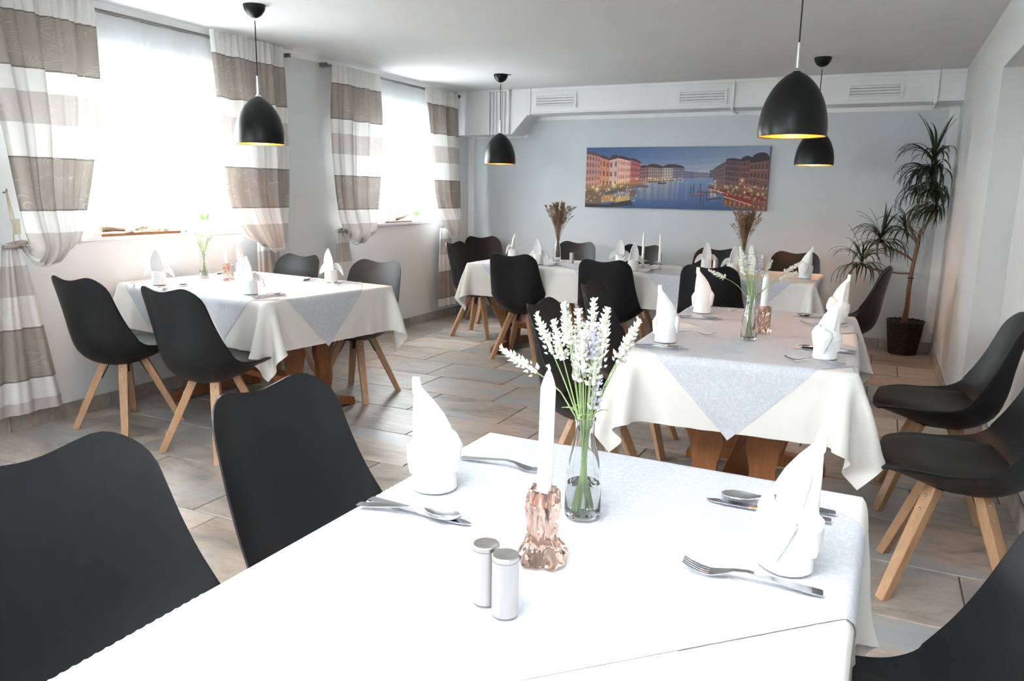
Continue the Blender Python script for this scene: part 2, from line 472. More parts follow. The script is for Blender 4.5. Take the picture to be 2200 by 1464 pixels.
def pane_mat():
    m, nt, b, out = new_mat('window_pane_glass')
    nt.nodes.remove(b)
    tp = N(nt, 'ShaderNodeBsdfTransparent'); gl = N(nt, 'ShaderNodeBsdfGlossy', Roughness=0.02)
    tp.inputs['Color'].default_value = (0.96, 0.98, 0.98, 1)
    ms = N(nt, 'ShaderNodeMixShader'); ms.inputs[0].default_value = 0.05
    nt.links.new(tp.outputs[0], ms.inputs[1]); nt.links.new(gl.outputs[0], ms.inputs[2])
    nt.links.new(ms.outputs[0], out.inputs['Surface'])
    return m
M['pane'] = pane_mat()

def glass_mat(name, c, rough=0.0, ior=1.45):
    m, nt, b, out = new_mat(name)
    b.inputs['Base Color'].default_value = (*c, 1)
    b.inputs['Roughness'].default_value = rough
    b.inputs['Transmission Weight'].default_value = 1.0
    b.inputs['IOR'].default_value = ior
    return m
M['glass'] = glass_mat('clear_glass', (0.97, 0.985, 0.98))
M['water'] = glass_mat('clear_water', (0.97, 0.985, 0.97), 0.0, 1.33)
M['amber'] = glass_mat('rose_amber_glass', (0.80, 0.55, 0.44), 0.08, 1.45)

def emit_mat(name, c, s):
    m, nt, b, out = new_mat(name)
    b.inputs['Base Color'].default_value = (0.9, 0.8, 0.6, 1)
    b.inputs['Emission Color'].default_value = (*c, 1)
    b.inputs['Emission Strength'].default_value = s
    return m
M['bulb'] = emit_mat('warm_bulb', (1.0, 0.62, 0.28), 9.0)

# ================================================================ STRUCTURE
def struct(name, mb, m, parent=None, smooth=False):
    o = mb.build(name, m, parent, smooth)
    if parent is None: o['kind'] = 'structure'
    return o

# floor: grout bed with every tile as its own piece
floor = struct('floor', MB().box((XL - 0.3, YF - 0.2, -0.12), (XR2 + 0.3, YB + 0.2, -0.005)), M['grout'])
TW, TD, GAP = 0.6195, 0.4185, 0.006
def tile_mesh(w, d):
    mb = MB()
    a, b, c = w / 2, d / 2, 0.0025
    v = [(-a, -b, -0.006), (a, -b, -0.006), (a, b, -0.006), (-a, b, -0.006),
         (-a, -b, -c), (a, -b, -c), (a, b, -c), (-a, b, -c),
         (-a + c, -b + c, 0), (a - c, -b + c, 0), (a - c, b - c, 0), (-a + c, b - c, 0)]
    f = [(8, 9, 10, 11)]
    for i in range(4):
        j = (i + 1) % 4
        f += [(i, j, j + 4, i + 4), (i + 4, j + 4, j + 8, i + 8)]
    return mesh_of('tile', v, f, M['tile'], smooth=False)
full_tile = tile_mesh(TW - GAP, TD - GAP)
row_off = {-1: -2.32, 0: -2.46, 1: -3.35, 2: -2.60, 3: -2.245, 4: -2.51, 5: -2.76, 6: -2.90, 7: -2.55}
rt = random.Random(3)
k = -11
while True:
    y0 = 2.12 + TD * k; y1 = y0 + TD
    if y0 > YB: break
    cy0, cy1 = max(y0, YF), min(y1, YB)
    if cy1 - cy0 > 0.03:
        off = row_off.get(k, -2.3 + rt.uniform(0, TW))
        n0 = math.floor((XL - off) / TW)
        for j in range(n0, n0 + 10):
            x0 = off + j * TW; x1 = x0 + TW
            cx0, cx1 = max(x0, XL), min(x1, XR2)
            if cx1 - cx0 < 0.03: continue
            whole = cx0 == x0 and cx1 == x1 and cy0 == y0 and cy1 == y1
            me = full_tile if whole else tile_mesh(cx1 - cx0 - GAP, cy1 - cy0 - GAP)
            link('tile', me, floor, ((cx0 + cx1) / 2, (cy0 + cy1) / 2, 0))
    k += 1

struct('ceiling', MB().box((XL - 0.3, YF - 0.2, ZC), (XR2 + 0.3, YB + 0.2, ZC + 0.15)), M['ceiling'])

# left wall with its window openings
mb = MB()
xo = XL - 0.30
ys = sorted(WINDOWS)
prev = YF - 0.2
for (a, b) in ys:
    mb.box((xo, prev, 0), (XL, a, ZC)); prev = b
    mb.box((xo, a, 0), (XL, b, SILL - 0.025)); mb.box((xo, a, LINTEL), (XL, b, ZC))
mb.box((xo, prev, 0), (XL, YB + 0.2, ZC))
struct('wall_left', mb, M['wall'])
struct('wall_back', MB().box((XL - 0.3, YB, 0), (XR2 + 0.3, YB + 0.2, ZC)), M['wall_grey'])
fa, fb = FILL_WIN  # opening and frame for the added fill window
struct('wall_front', MB().box((XL - 0.3, YF - 0.2, 0), (fa, YF, ZC)).box((fb, YF - 0.2, 0), (XR2 + 0.3, YF, ZC)).box((fa, YF - 0.2, 0), (fb, YF, SILL)).box((fa, YF - 0.2, LINTEL), (fb, YF, ZC)), M['wall'])
w4 = struct('window_4', MB().box((fa, YF - 0.16, SILL), (fa + 0.06, YF - 0.10, LINTEL)).box((fb - 0.06, YF - 0.16, SILL), (fb, YF - 0.10, LINTEL)).box((fa + 0.06, YF - 0.16, SILL), (fb - 0.06, YF - 0.10, SILL + 0.06)).box((fa + 0.06, YF - 0.16, LINTEL - 0.06), (fb - 0.06, YF - 0.10, LINTEL)), M['frame'])
MB().box((fa + 0.06, YF - 0.135, SILL + 0.06), (fb - 0.06, YF - 0.13, LINTEL - 0.06)).build('pane', M['pane'], w4)
YJ, ZJ = 4.87, 1.995
mb = MB()
mb.box((XR, YJ, 0), (XR2 + 0.3, YB, ZC))
mb.box((XR, YF, ZJ), (XR2 + 0.3, YJ, ZC))
mb.box((XR2, YF, 0), (XR2 + 0.3, YJ, ZJ))
struct('wall_right', mb, M['wall_right'])

# windows: frame, mullion, pane, sill
for i, (a, b) in enumerate(WINDOWS):  # the last pass builds the added, unseen window
    xf0, xf1 = XL - 0.25, XL - 0.19
    z0, z1 = SILL, LINTEL
    t = 0.055
    fr = MB()
    fr.box((xf0, a, z0), (xf1, a + t, z1)); fr.box((xf0, b - t, z0), (xf1, b, z1))
    fr.box((xf0, a + t, z0), (xf1, b - t, z0 + t)); fr.box((xf0, a + t, z1 - t), (xf1, b - t, z1))
    w = struct('window_%d' % (i + 1), fr, M['frame'])
    sash = MB()
    s0, s1, q = a + t, b - t, 0.045
    xs0, xs1 = xf0 + 0.008, xf1 + 0.014
    sash.box((xs0, s0, z0 + t), (xs1, s0 + q, z1 - t)); sash.box((xs0, s1 - q, z0 + t), (xs1, s1, z1 - t))
    sash.box((xs0, s0 + q, z0 + t), (xs1, s1 - q, z0 + t + q)); sash.box((xs0, s0 + q, z1 - t - q), (xs1, s1 - q, z1 - t))
    sash.build('sash', M['frame'], w)
    MB().box((xf0 + 0.02, s0 + q, z0 + t + q), (xf0 + 0.026, s1 - q, z1 - t - q)).build('pane', M['pane'], w)
    MB().bbox((XL - 0.30, a + 0.001, SILL - 0.025), (XL + 0.012, b - 0.001, SILL), 0.003).build('window_sill', M['frame'], w)
    MB().tube([(xs1, s1 - 0.022, 1.50), (xs1 + 0.03, s1 - 0.022, 1.50), (xs1 + 0.035, s1 - 0.022, 1.40)], 0.009).build('window_handle', M['chrome'], w, True)

# skirting: short tile pieces
def skirting(name, p0, p1, nrm, h=0.085, th=0.011):
    p0 = Vector((*p0, 0)); p1 = Vector((*p1, 0)); L = (p1 - p0).length; d = (p1 - p0) / L; n = Vector((*nrm, 0))
    root = MB()
    a, b = p0, p1
    c = [a, b, b + n * 0.006, a + n * 0.006]
    root.add([(q.x, q.y, 0) for q in c] + [(q.x, q.y, h - 0.002) for q in c], [(0, 1, 2, 3), (4, 5, 6, 7), (0, 1, 5, 4), (1, 2, 6, 5), (2, 3, 7, 6), (3, 0, 4, 7)])
    o = struct(name, root, M['grout'])
    s = 0.0
    while s < L - 0.01:
        e = min(s + 0.60, L)
        q0 = p0 + d * (s + 0.002) + n * 0.005; q1 = p0 + d * (e - 0.002) + n * 0.005
        c = [q0, q1, q1 + n * th, q0 + n * th]
        mid = (q0 + q1) / 2
        m2 = MB().add([tuple(Vector((q.x, q.y, 0)) - mid) for q in c] + [tuple(Vector((q.x, q.y, h)) - mid) for q in c],
                      [(0, 1, 2, 3), (4, 5, 6, 7), (0, 1, 5, 4), (1, 2, 6, 5), (2, 3, 7, 6), (3, 0, 4, 7)])
        m2.build('skirting_tile', M['tile'], o, loc=(mid.x, mid.y, 0))
        s = e
skirting('baseboard_left', (XL, YF), (XL, YB), (1, 0))
skirting('baseboard_back', (XL, YB), (XR, YB), (0, -1))
skirting('baseboard_right', (XR, YB), (XR, YJ), (-1, 0))
skirting('baseboard_recess', (XR2, YJ), (XR2, YF), (-1, 0), h=0.10)
skirting('baseboard_jamb', (XR, YJ), (XR2, YJ), (0, -1))

# painted white border on the grey back wall, ceiling cove on the left
struct('trim_1', MB().box((XL, YB - 0.004, 0.0855), (XL + 0.075, YB, 1.88)), M['trim'])
struct('trim_2', MB().box((XR - 0.075, YB - 0.004, 0.0855), (XR, YB, 2.05)), M['trim'])
struct('trim_3', MB().box((-3.42, YB - 0.004, 2.05), (XR, YB, 2.10)), M['trim'])
struct('trim_4', MB().box((XL, YB - 0.004, 1.88), (-3.42, YB, 1.91)), M['trim'])
cv = MB()
prof = [(0, -0.035), (0.006, -0.030), (0.022, -0.008), (0.030, 0.0), (0, 0.0)]
cv.add([(XL + p, YF, ZC + z) for p, z in prof] + [(XL + p, 7.2, ZC + z) for p, z in prof], [tuple(range(5))[::-1], tuple(range(5, 10))] + [(i, (i + 1) % 5, (i + 1) % 5 + 5, i + 5) for i in range(5)])
struct('trim_5', cv, M['trim'])

# boxed duct under the ceiling: dropped part in the corner, slanted step, long beam
YD = 7.20
zA, zB = 1.895, 2.088
xa, xb = -3.47, -3.29
outl = [(XL, zA), (xa, zA), (xb, zB), (XR, zB), (XR, ZC), (XL, ZC)]
n = len(outl)
dm = MB().add([(x, YD, z) for x, z in outl] + [(x, YB, z) for x, z in outl],
              [tuple(range(n)), tuple(range(n, 2 * n))[::-1]] + [(i, i + n, (i + 1) % n + n, (i + 1) % n) for i in range(n)])
duct = struct('trim_6', dm, M['trim'])
def batten(x0, x1, z0, z1, th=0.014):
    MB().bbox((x0, YD - th, z0), (x1, YD, z1), 0.003).build('batten', M['trim'], duct)
batten(-3.305, -3.262, zB - 0.012, ZC)
batten(-1.318, -1.285, zB, ZC)
batten(0.28, 0.305, zB, ZC)
batten(-3.26, XR, ZC - 0.030, ZC, 0.010)
batten(-3.26, XR, zB, zB + 0.016, 0.010)
batten(-3.73, -3.712, zA, ZC, 0.03)
for x in (-3.69, -3.655, -3.595, -3.56): batten(x, x + 0.016, zA + 0.004, ZC - 0.02, 0.020)
batten(-3.52, -3.49, zA, ZC, 0.03)
MB().box((-3.73, YD - 0.026, ZC - 0.02), (-3.49, YD, ZC)).build('batten', M['trim'], duct)
for x in (-1.30, 0.293):
    MB().tube([(x, YD - 0.004, zB + 0.03), (x, YD - 0.006, zB - 0.004), (x, YD + 0.06, zB - 0.022), (x, YB - 0.02, zB - 0.022)], 0.013).build('cable_conduit', M['trim'], duct, True)

# outdoors: pale paving and lawn
g = struct('ground_outside', MB().box((-30, -25, -0.5), (30, 30, -0.45)), M['paving'])

# ================================================================ VENTS ON THE DUCT
def vent(x0, x1, z0, z1, label):
    e = empty('air_vent', ((x0 + x1) / 2, YD, (z0 + z1) / 2), 0, label, 'vent', 'air vents in the duct')
    w, h = (x1 - x0) / 2, (z1 - z0) / 2
    fm = MB()
    t = 0.022
    for a, b in (((-w - t, -h - t), (w + t, -h)), ((-w - t, h), (w + t, h + t)), ((-w - t, -h), (-w, h)), ((w, -h), (w + t, h))):
        fm.box((a[0], -0.014, a[1]), (b[0], 0.0, b[1]))
    fm.build('frame', M['trim'], e)
    MB().box((-w, -0.003, -h), (w, 0.0, h)).build('back_plate', M['black_metal'], e)
    ns = 4
    for i in range(ns):
        zc = -h + (i + 0.5) * 2 * h / ns
        hh = h / ns * 0.88
        MB().add([(-w, -0.012, zc - hh), (w, -0.012, zc - hh), (w, -0.005, zc + hh), (-w, -0.005, zc + hh),
                  (-w, -0.008, zc - hh), (w, -0.008, zc - hh), (w, -0.002, zc + hh), (-w, -0.002, zc + hh)],
                 [(0, 1, 2, 3), (7, 6, 5, 4), (0, 4, 5, 1), (3, 2, 6, 7), (0, 3, 7, 4), (1, 5, 6, 2)]).build('slat', M['trim'], e)
vent(-3.20, -2.80, 2.155, 2.255, 'white slatted air vent at the left end of the duct')
vent(-1.77, -1.37, 2.140, 2.235, 'white slatted air vent above the right part of the canal picture')
vent(-0.35, 0.03, 2.140, 2.230, 'white slatted air vent at the right end of the duct above the tall plant')

# ================================================================ PENDANT LAMPS
def lamp_proto():
    e = empty('pendant_lamp')                      # origin at the rim level of the shade
    R, Hh = 0.142, 0.265
    prof = []
    for i in range(25):
        t = i / 24.0
        z = Hh * t
        r = R * (1 - t ** 2.25) ** 0.62 if t < 1 else 0.0
        if t < 0.08: r = R * (0.985 + 0.015 * t / 0.08) * (1 - t ** 2.25) ** 0.62
        prof.append((max(r, 0.0), z))
    prof[-1] = (0.012, Hh - 0.001)
    outer = MB().lathe(prof, 48)
    outer.f = [q for q in outer.f if len(q) == 4]          # open at the bottom
    outer.add([(0.0118 * math.cos(2 * PI * k / 12), 0.0118 * math.sin(2 * PI * k / 12), Hh - 0.001) for k in range(12)], [tuple(range(12))])
    o = outer.build('shade', M['shade'], e, True)
    inner = [(max(r - 0.003, 0.004), z - (0.003 if i > 12 else 0)) for i, (r, z) in enumerate(prof)]
    me = MB()
    n = 48
    v = []; f = []
    for r, z in inner:
        for k in range(n):
            a = 2 * PI * k / n; v.append((r * math.cos(a), r * math.sin(a), z))
    for i in range(len(inner) - 1):
        for k in range(n): f.append((i * n + k, (i + 1) * n + k, (i + 1) * n + (k + 1) % n, i * n + (k + 1) % n))
    me.add(v, f)
    link('shade_lining', me.mesh('shade_lining', M['gold'], True), o)
    # rolled rim closing the gap between shade and lining
    rim = MB(); pts = []
    v = []; f = []
    for k in range(48):
        a = 2 * PI * k / 48
        for (dr, dz) in ((0.0006, 0.001), (0.0006, -0.002), (-0.0036, -0.002), (-0.0036, 0.001)):
            r = prof[0][0] + dr
            v.append((r * math.cos(a), r * math.sin(a), dz))
    for k in range(48):
        for q in range(4):
            f.append((k * 4 + q, k * 4 + (q + 1) % 4, ((k + 1) % 48) * 4 + (q + 1) % 4, ((k + 1) % 48) * 4 + q))
    link('shade_rim', rim.add(v, f).mesh('shade_rim', M['shade'], False), o)
    MB().tube([(0, 0, Hh - 0.004), (0, 0, Hh + 0.115)], 0.0065, 12).build('chrome_tube', M['chrome'], e, True)
    MB().lathe([(0.0001, Hh - 0.002), (0.02, Hh - 0.001), (0.016, Hh + 0.008), (0.007, Hh + 0.014)], 20).build('shade_cap', M['chrome'], e, True)
    MB().lathe([(0.0001, 0.105), (0.018, 0.108), (0.028, 0.125), (0.030, 0.145), (0.022, 0.168), (0.014, 0.185), (0.014, 0.23), (0.0001, 0.232)], 20).build('bulb', M['bulb'], e, True)
    return e
lamp0 = lamp_proto()
def place_lamp(o, x, y, z, label, power):
    o.location = (x, y, z)
    tag(o, label, 'lamp', 'black pendant lamps')
    top = ZC - z
    MB().tube([(0, 0, 0.375), (0, 0, top - 0.06)], 0.0032, 8).build('cord', M['cord'], o, True)
    MB().lathe([(0.0001, top - 0.068), (0.018, top - 0.066), (0.040, top - 0.052), (0.056, top - 0.028), (0.062, top - 0.006), (0.062, top), (0.0001, top)], 32).build('ceiling_canopy', M['shade'], o, True)
    MB().tube([(0, 0, top - 0.085), (0, 0, top - 0.064)], 0.005, 8).build('cord_grip', M['chrome'], o, True)
    d = bpy.data.lights.new('bulb_light', 'POINT')
    d.energy = power; d.color = (1.0, 0.55, 0.24); d.shadow_soft_size = 0.03
    l = bpy.data.objects.new('bulb_light', d); col.objects.link(l)
    l.parent = o; l.location = (0, 0, 0.085)
lamps = [(-3.32, 3.51, 1.568, 'black egg shaped pendant lamp over the window table', 3.2),
         (-0.385, 3.555, 1.568, 'large black pendant lamp over the middle table, nearest to the camera', 0.9),
         (-3.14, 6.28, 1.566, 'black pendant lamp hanging before the boxed duct in the left corner', 1.0),
         (-0.51, 6.33, 1.556, 'black pendant lamp at the back right, partly behind the nearest lamp', 3.6)]
objs = [lamp0] + [copy_tree(lamp0) for _ in lamps[1:]]
for o, a in zip(objs, lamps): place_lamp(o, *a)

# ================================================================ CHAIRS
def interp(xs, ys, t):
    """smooth (monotone-ish cubic) interpolation"""
    xs = np.asarray(xs); ys = np.asarray(ys); t = np.asarray(t, dtype=float)
    d = np.gradient(ys, xs)
    i = np.clip(np.searchsorted(xs, t) - 1, 0, len(xs) - 2)
    h = xs[i + 1] - xs[i]; s = (t - xs[i]) / h
    return (ys[i] * (1 + 2 * s) * (1 - s) ** 2 + d[i] * h * s * (1 - s) ** 2 + ys[i + 1] * s * s * (3 - 2 * s) + d[i + 1] * h * s * s * (s - 1))

TT = [0.0, 0.07, 0.18, 0.33, 0.46, 0.56, 0.66, 0.78, 0.90, 1.0]
PY = [0.252, 0.232, 0.155, 0.035, -0.075, -0.150, -0.196, -0.232, -0.262, -0.292]
PZ = [0.438, 0.455, 0.456, 0.446, 0.444, 0.470, 0.535, 0.640, 0.755, 0.838]
HW = [0.150, 0.190, 0.222, 0.238, 0.240, 0.236, 0.228, 0.214, 0.200, 0.186]
LIFT = [-0.012, -0.004, 0.012, 0.026, 0.050, 0.074, 0.076, 0.062, 0.046, 0.036]
THK = [0.010, 0.020, 0.048, 0.072, 0.078, 0.066, 0.044, 0.022, 0.012, 0.008]

def shell_surface(nu, nt):
    t = np.linspace(0, 1, nt); u = np.sin(np.linspace(-1, 1, nu) * PI / 2 * 0.96) / math.sin(PI / 2 * 0.96)
    py, pz = interp(TT, PY, t), interp(TT, PZ, t)
    hw, lf, tk = interp(TT, HW, t), interp(TT, LIFT, t), interp(TT, THK, t)
    # normal of the centre line (pointing to the sitter)
    dy, dz = np.gradient(py), np.gradient(pz)
    L = np.hypot(dy, dz); ny, nz = dz / L * -1, dy / L * -1
    ny, nz = -ny, -nz
    # make sure it points up at the seat
    ny, nz = (-dz / L), (dy / L)
    sgn = np.where(nz[nt // 3] < 0, -1, 1); ny, nz = ny * sgn, nz * sgn
    P = np.zeros((nt, nu, 3)); Q = np.zeros((nt, nu, 3))
    for j, uu in enumerate(u):
        a = abs(uu)
        # rounded corners: the ends of the shell pull in towards the rim
        tt = t.copy()
        rnd = lambda a0, c: c * (1 - math.sqrt(max(1 - (max(a - a0, 0) / (1 - a0)) ** 2, 0)))
        lo, hi = rnd(0.30, 0.075), 1 - rnd(0.58, 0.095)
        ttf = lo + (hi - lo) * tt
        # top edge: two shallow humps with a dip between them
        yy, zz = interp(TT, PY, ttf), interp(TT, PZ, ttf)
        hump = 0.016 * (math.sin(min(a, 1) * PI * 0.72) ** 2) * np.clip((t - 0.8) / 0.2, 0, 1) ** 2
        off = interp(TT, LIFT, ttf) * a ** 2.3
        nyf, nzf = np.interp(ttf, t, ny), np.interp(ttf, t, nz)
        x = uu * interp(TT, HW, ttf)
        P[:, j, 0] = x; P[:, j, 1] = yy + nyf * off; P[:, j, 2] = zz + nzf * off + hump
        th = interp(TT, THK, ttf) * (1 - a ** 2.6) + 0.007
        edge = np.clip(np.minimum(t, 1 - t) / 0.10, 0, 1) ** 0.5
        th = 0.006 + (th - 0.006) * edge
        Q[:, j, 0] = x * (1 - 0.015 * (1 - a)); Q[:, j, 1] = P[:, j, 1] - nyf * th; Q[:, j, 2] = P[:, j, 2] - nzf * th
    return t, u, P, Q, ny, nz

def shell_mesh():
    nu, nt = 25, 41
    t, u, P, Q, ny, nz = shell_surface(nu, nt)
    # close: inner and outer sheets joined round the rim, rim bead between them
    V = np.concatenate([P.reshape(-1, 3), Q.reshape(-1, 3)])
    f = []
    o = nu * nt
    for i in range(nt - 1):
        for j in range(nu - 1):
            f.append((i * nu + j, i * nu + j + 1, (i + 1) * nu + j + 1, (i + 1) * nu + j))
            f.append((o + i * nu + j, o + (i + 1) * nu + j, o + (i + 1) * nu + j + 1, o + i * nu + j + 1))
    ring = [(0, j) for j in range(nu)] + [(i, nu - 1) for i in range(1, nt)] + [(nt - 1, j) for j in range(nu - 2, -1, -1)] + [(i, 0) for i in range(nt - 2, 0, -1)]
    ids = [i * nu + j for i, j in ring]
    for a, b in zip(ids, ids[1:] + ids[:1]):
        f.append((a, o + a, o + b, b))
    me = mesh_of('shell', V, f, M['chair'])
    bm = bmesh.new(); bm.from_mesh(me)
    bmesh.ops.remove_doubles(bm, verts=bm.verts, dist=1e-5)
    bmesh.ops.recalc_face_normals(bm, faces=bm.faces)
    bm.to_mesh(me); bm.free()
    smooth_angle(me, 60)
    return me

def pad_mesh():
    """seat cushion lying in the shell: a lens of leatherette with its own edge"""
    nu, nt = 21, 25
    t, u, P, Q, ny, nz = shell_surface(41, 81)
    top = np.zeros((nt, nu, 3)); bot = np.zeros((nt, nu, 3))
    for i in range(nt):
        s = -1 + 2 * i / (nt - 1)
        for j in range(nu):
            w = -1 + 2 * j / (nu - 1)
            # square -> disc-like rounded outline
            sx = w * math.sqrt(1 - 0.42 * s * s); sy = s * math.sqrt(1 - 0.32 * w * w)
            tv = 0.285 + 0.262 * sy; uv = 0.90 * sx
            ti, uj = tv * 80, float(np.interp(uv, u, np.arange(41)))
            i0, j0 = int(min(ti, 79)), int(min(uj, 39)); a, b = ti - i0, uj - j0
            p = (P[i0, j0] * (1 - a) * (1 - b) + P[i0 + 1, j0] * a * (1 - b) + P[i0, j0 + 1] * (1 - a) * b + P[i0 + 1, j0 + 1] * a * b)
            e = max(abs(s), abs(w))
            lift = 0.016 * (1 - e ** 5)
            nn = np.array([0, np.interp(tv, t, ny), np.interp(tv, t, nz)])
            top[i, j] = p + nn * (0.001 + lift); bot[i, j] = p - nn * 0.0015
    V = np.concatenate([top.reshape(-1, 3), bot.reshape(-1, 3)])
    f = []; o = nu * nt
    for i in range(nt - 1):
        for j in range(nu - 1):
            f.append((i * nu + j, i * nu + j + 1, (i + 1) * nu + j + 1, (i + 1) * nu + j))
            f.append((o + i * nu + j, o + (i + 1) * nu + j, o + (i + 1) * nu + j + 1, o + i * nu + j + 1))
    ring = [(0, j) for j in range(nu)] + [(i, nu - 1) for i in range(1, nt)] + [(nt - 1, j) for j in range(nu - 2, -1, -1)] + [(i, 0) for i in range(nt - 2, 0, -1)]
    ids = [i * nu + j for i, j in ring]
    for a, b in zip(ids, ids[1:] + ids[:1]): f.append((a, o + a, o + b, b))
    me = mesh_of('seat_pad', V, f, M['pad'])
    bm = bmesh.new(); bm.from_mesh(me); bmesh.ops.recalc_face_normals(bm, faces=bm.faces); bm.to_mesh(me); bm.free()
    smooth_angle(me, 60)
    return me

def leg_mesh():
    """square tapered leg along the diagonal +x+y, from the bracket to the floor"""
    rad = Vector((1, 1, 0)).normalized(); tan = Vector((-1, 1, 0)).normalized()
    top = rad * 0.098 + Vector((0, 0, 0.372)); bot = rad * 0.268
    ax = (bot - top).normalized(); nor = ax.cross(tan).normalized()
    v = []
    for p, wt, wn in ((top + Vector((0, 0, 0)), 0.0215, 0.0185), (top.lerp(bot, 0.3), 0.0215, 0.0185), (bot, 0.0175, 0.0155)):
        for a, b in ((-1, -1), (1, -1), (1, 1), (-1, 1)):
            q = p + tan * a * wt + nor * b * wn
            if p is bot or (p - bot).length < 1e-6:
                q = q + ax * (-(q.z) / ax.z)
            v.append(q)
    f = [(3, 2, 1, 0), (8, 9, 10, 11)]
    for s in range(2):
        for i in range(4): f.append((s * 4 + i, s * 4 + (i + 1) % 4, s * 4 + 4 + (i + 1) % 4, s * 4 + 4 + i))
    me = mesh_of('leg', v, f, M['oak'], smooth=False)
    bm = bmesh.new(); bm.from_mesh(me)
    bmesh.ops.recalc_face_normals(bm, faces=bm.faces)
    bmesh.ops.bevel(bm, geom=[e for e in bm.edges], offset=0.002, segments=1, affect='EDGES')
    bm.to_mesh(me); bm.free()
    return me, top, ax, tan, nor

def chair_proto():
    e = empty('shell_chair')
    link('shell', shell_mesh(), e)
    link('seat_pad', pad_mesh(), e)
    lm, top, ax, tan, nor = leg_mesh()
    # black steel bracket: round plate with four arms running down inside the legs
    b = MB().lathe([(0.0001, 0.366), (0.085, 0.366), (0.088, 0.374), (0.075, 0.392), (0.0001, 0.394)], 24)
    for k in range(4):
        m = Matrix.Rotation(k * PI / 2, 3, 'Z')
        rad = Vector((1, 1, 0)).normalized()
        pts = []
        for p, w in ((rad * 0.045 + Vector((0, 0, 0.372)), 0.014), (top - nor * 0.0 - rad * 0.027 - Vector((0, 0, 0.006)), 0.014), (top + ax * 0.105 - rad * 0.023, 0.009)):
            for a in (-1, 1):
                for c in (-0.0035, 0.0035):
                    pts.append(m @ (p + tan * a * w + rad * c))
        fs = []
        for s in range(2):
            o = s * 4
            fs += [(o, o + 2, o + 6, o + 4), (o + 1, o + 5, o + 7, o + 3), (o, o + 4, o + 5, o + 1), (o + 2, o + 3, o + 7, o + 6)]
        fs += [(0, 1, 3, 2), (8, 10, 11, 9)]
        b.add(pts, fs)
    b.build('leg_bracket', M['black_metal'], e, True)
    # bolts on the outer face of each leg
    out = nor if nor.dot(Vector((1, 1, 0))) > 0 else -nor
    bolt_me = MB().lathe([(0.0001, 0.0032), (0.003, 0.003), (0.0048, 0.0016), (0.005, 0.0)], 10).mesh('bolt', M['bolt'], True)
    for k in range(4):
        l = link('leg', lm, e, rot=(0, 0, k * PI / 2))
        for s in (0.035, 0.085):
            p = top + ax * s + out * 0.0183
            q = out.to_track_quat('Z', 'Y').to_euler()
            link('bolt', bolt_me, l, tuple(p), tuple(q))
    return e
chair0 = chair_proto()
used = [False]
def chair(x, y, face_deg, label, group):
    """face_deg: direction the sitter looks, 0 = +Y, counter-clockwise"""
    o = chair0 if not used[0] else copy_tree(chair0)
    used[0] = True
    o.location = (x, y, 0); o.rotation_euler = (0, 0, math.radians(face_deg))
    tag(o, label, 'chair', group)
    return o
g1, g2, g3, g4 = 'chairs at the window table', 'chairs at the front table', 'chairs at the middle table', 'chairs at the long back table'
CH = [
 (-3.70, 2.80, 2, 'black shell chair farthest left, its back to the camera, beside the striped curtain', g1),
 (-2.97, 2.75, 0, 'black shell chair, back to the camera, at the window table\'s near right', g1),
 (-3.73, 4.02, 178, 'black shell chair facing the camera at the window table, nearer the large window curtain', g1),
 (-3.00, 3.96, 182, 'black shell chair facing the camera at the window table, orange lamp glow on it', g1),
 (-1.01, 0.785, -90, 'large black shell chair cut off by the lower left corner', g2),
 (-1.01, 1.33, -91, 'black shell chair with full backrest in view on the left of the front table', g2),
 (0.03, 1.20, 90, 'black shell chair cut off by the lower right corner at the front table', g2),
 (0.31, 2.85, 90, 'nearer of two black shell chairs on the right of the middle table', g3),
 (0.29, 3.66, 90, 'farther of two black shell chairs on the right of the middle table', g3),
 (-1.03, 3.02, -88, 'black shell chair behind the lavender on the left of the middle table', g3),
 (-1.09, 3.82, -86, 'black shell chair on the far left of the middle table', g3),
 (-2.55, 5.56, 3, 'left one of three black shell chairs turned away at the long back table', g4),
 (-1.78, 5.48, 3, 'middle one of three black shell chairs turned away at the long back table', g4),
 (-1.02, 5.47, 0, 'right one of three black shell chairs turned away at the long back table', g4),
 (-2.66, 6.78, 180, 'black shell chair by the back wall right of the tall dried grass vase', g4),
 (-2.00, 6.74, 180, 'black shell chair by the back wall behind the two white candles', g4),
 (-1.30, 6.72, 180, 'black shell chair by the back wall beneath the right end of the canal picture', g4),
 (-0.64, 6.72, 180, 'black shell chair by the back wall at the right end of the long table', g4),
 (-0.20, 5.82, 90, 'black shell chair seen from the side before the tall plant', g4),
 (-3.31, 6.23, -90, 'black shell chair at the left end of the long table beside the curtain tail', g4),
 (-3.62, 7.03, -135, 'black shell chair standing in the back left corner', g4),
]
for c in CH: chair(*c)

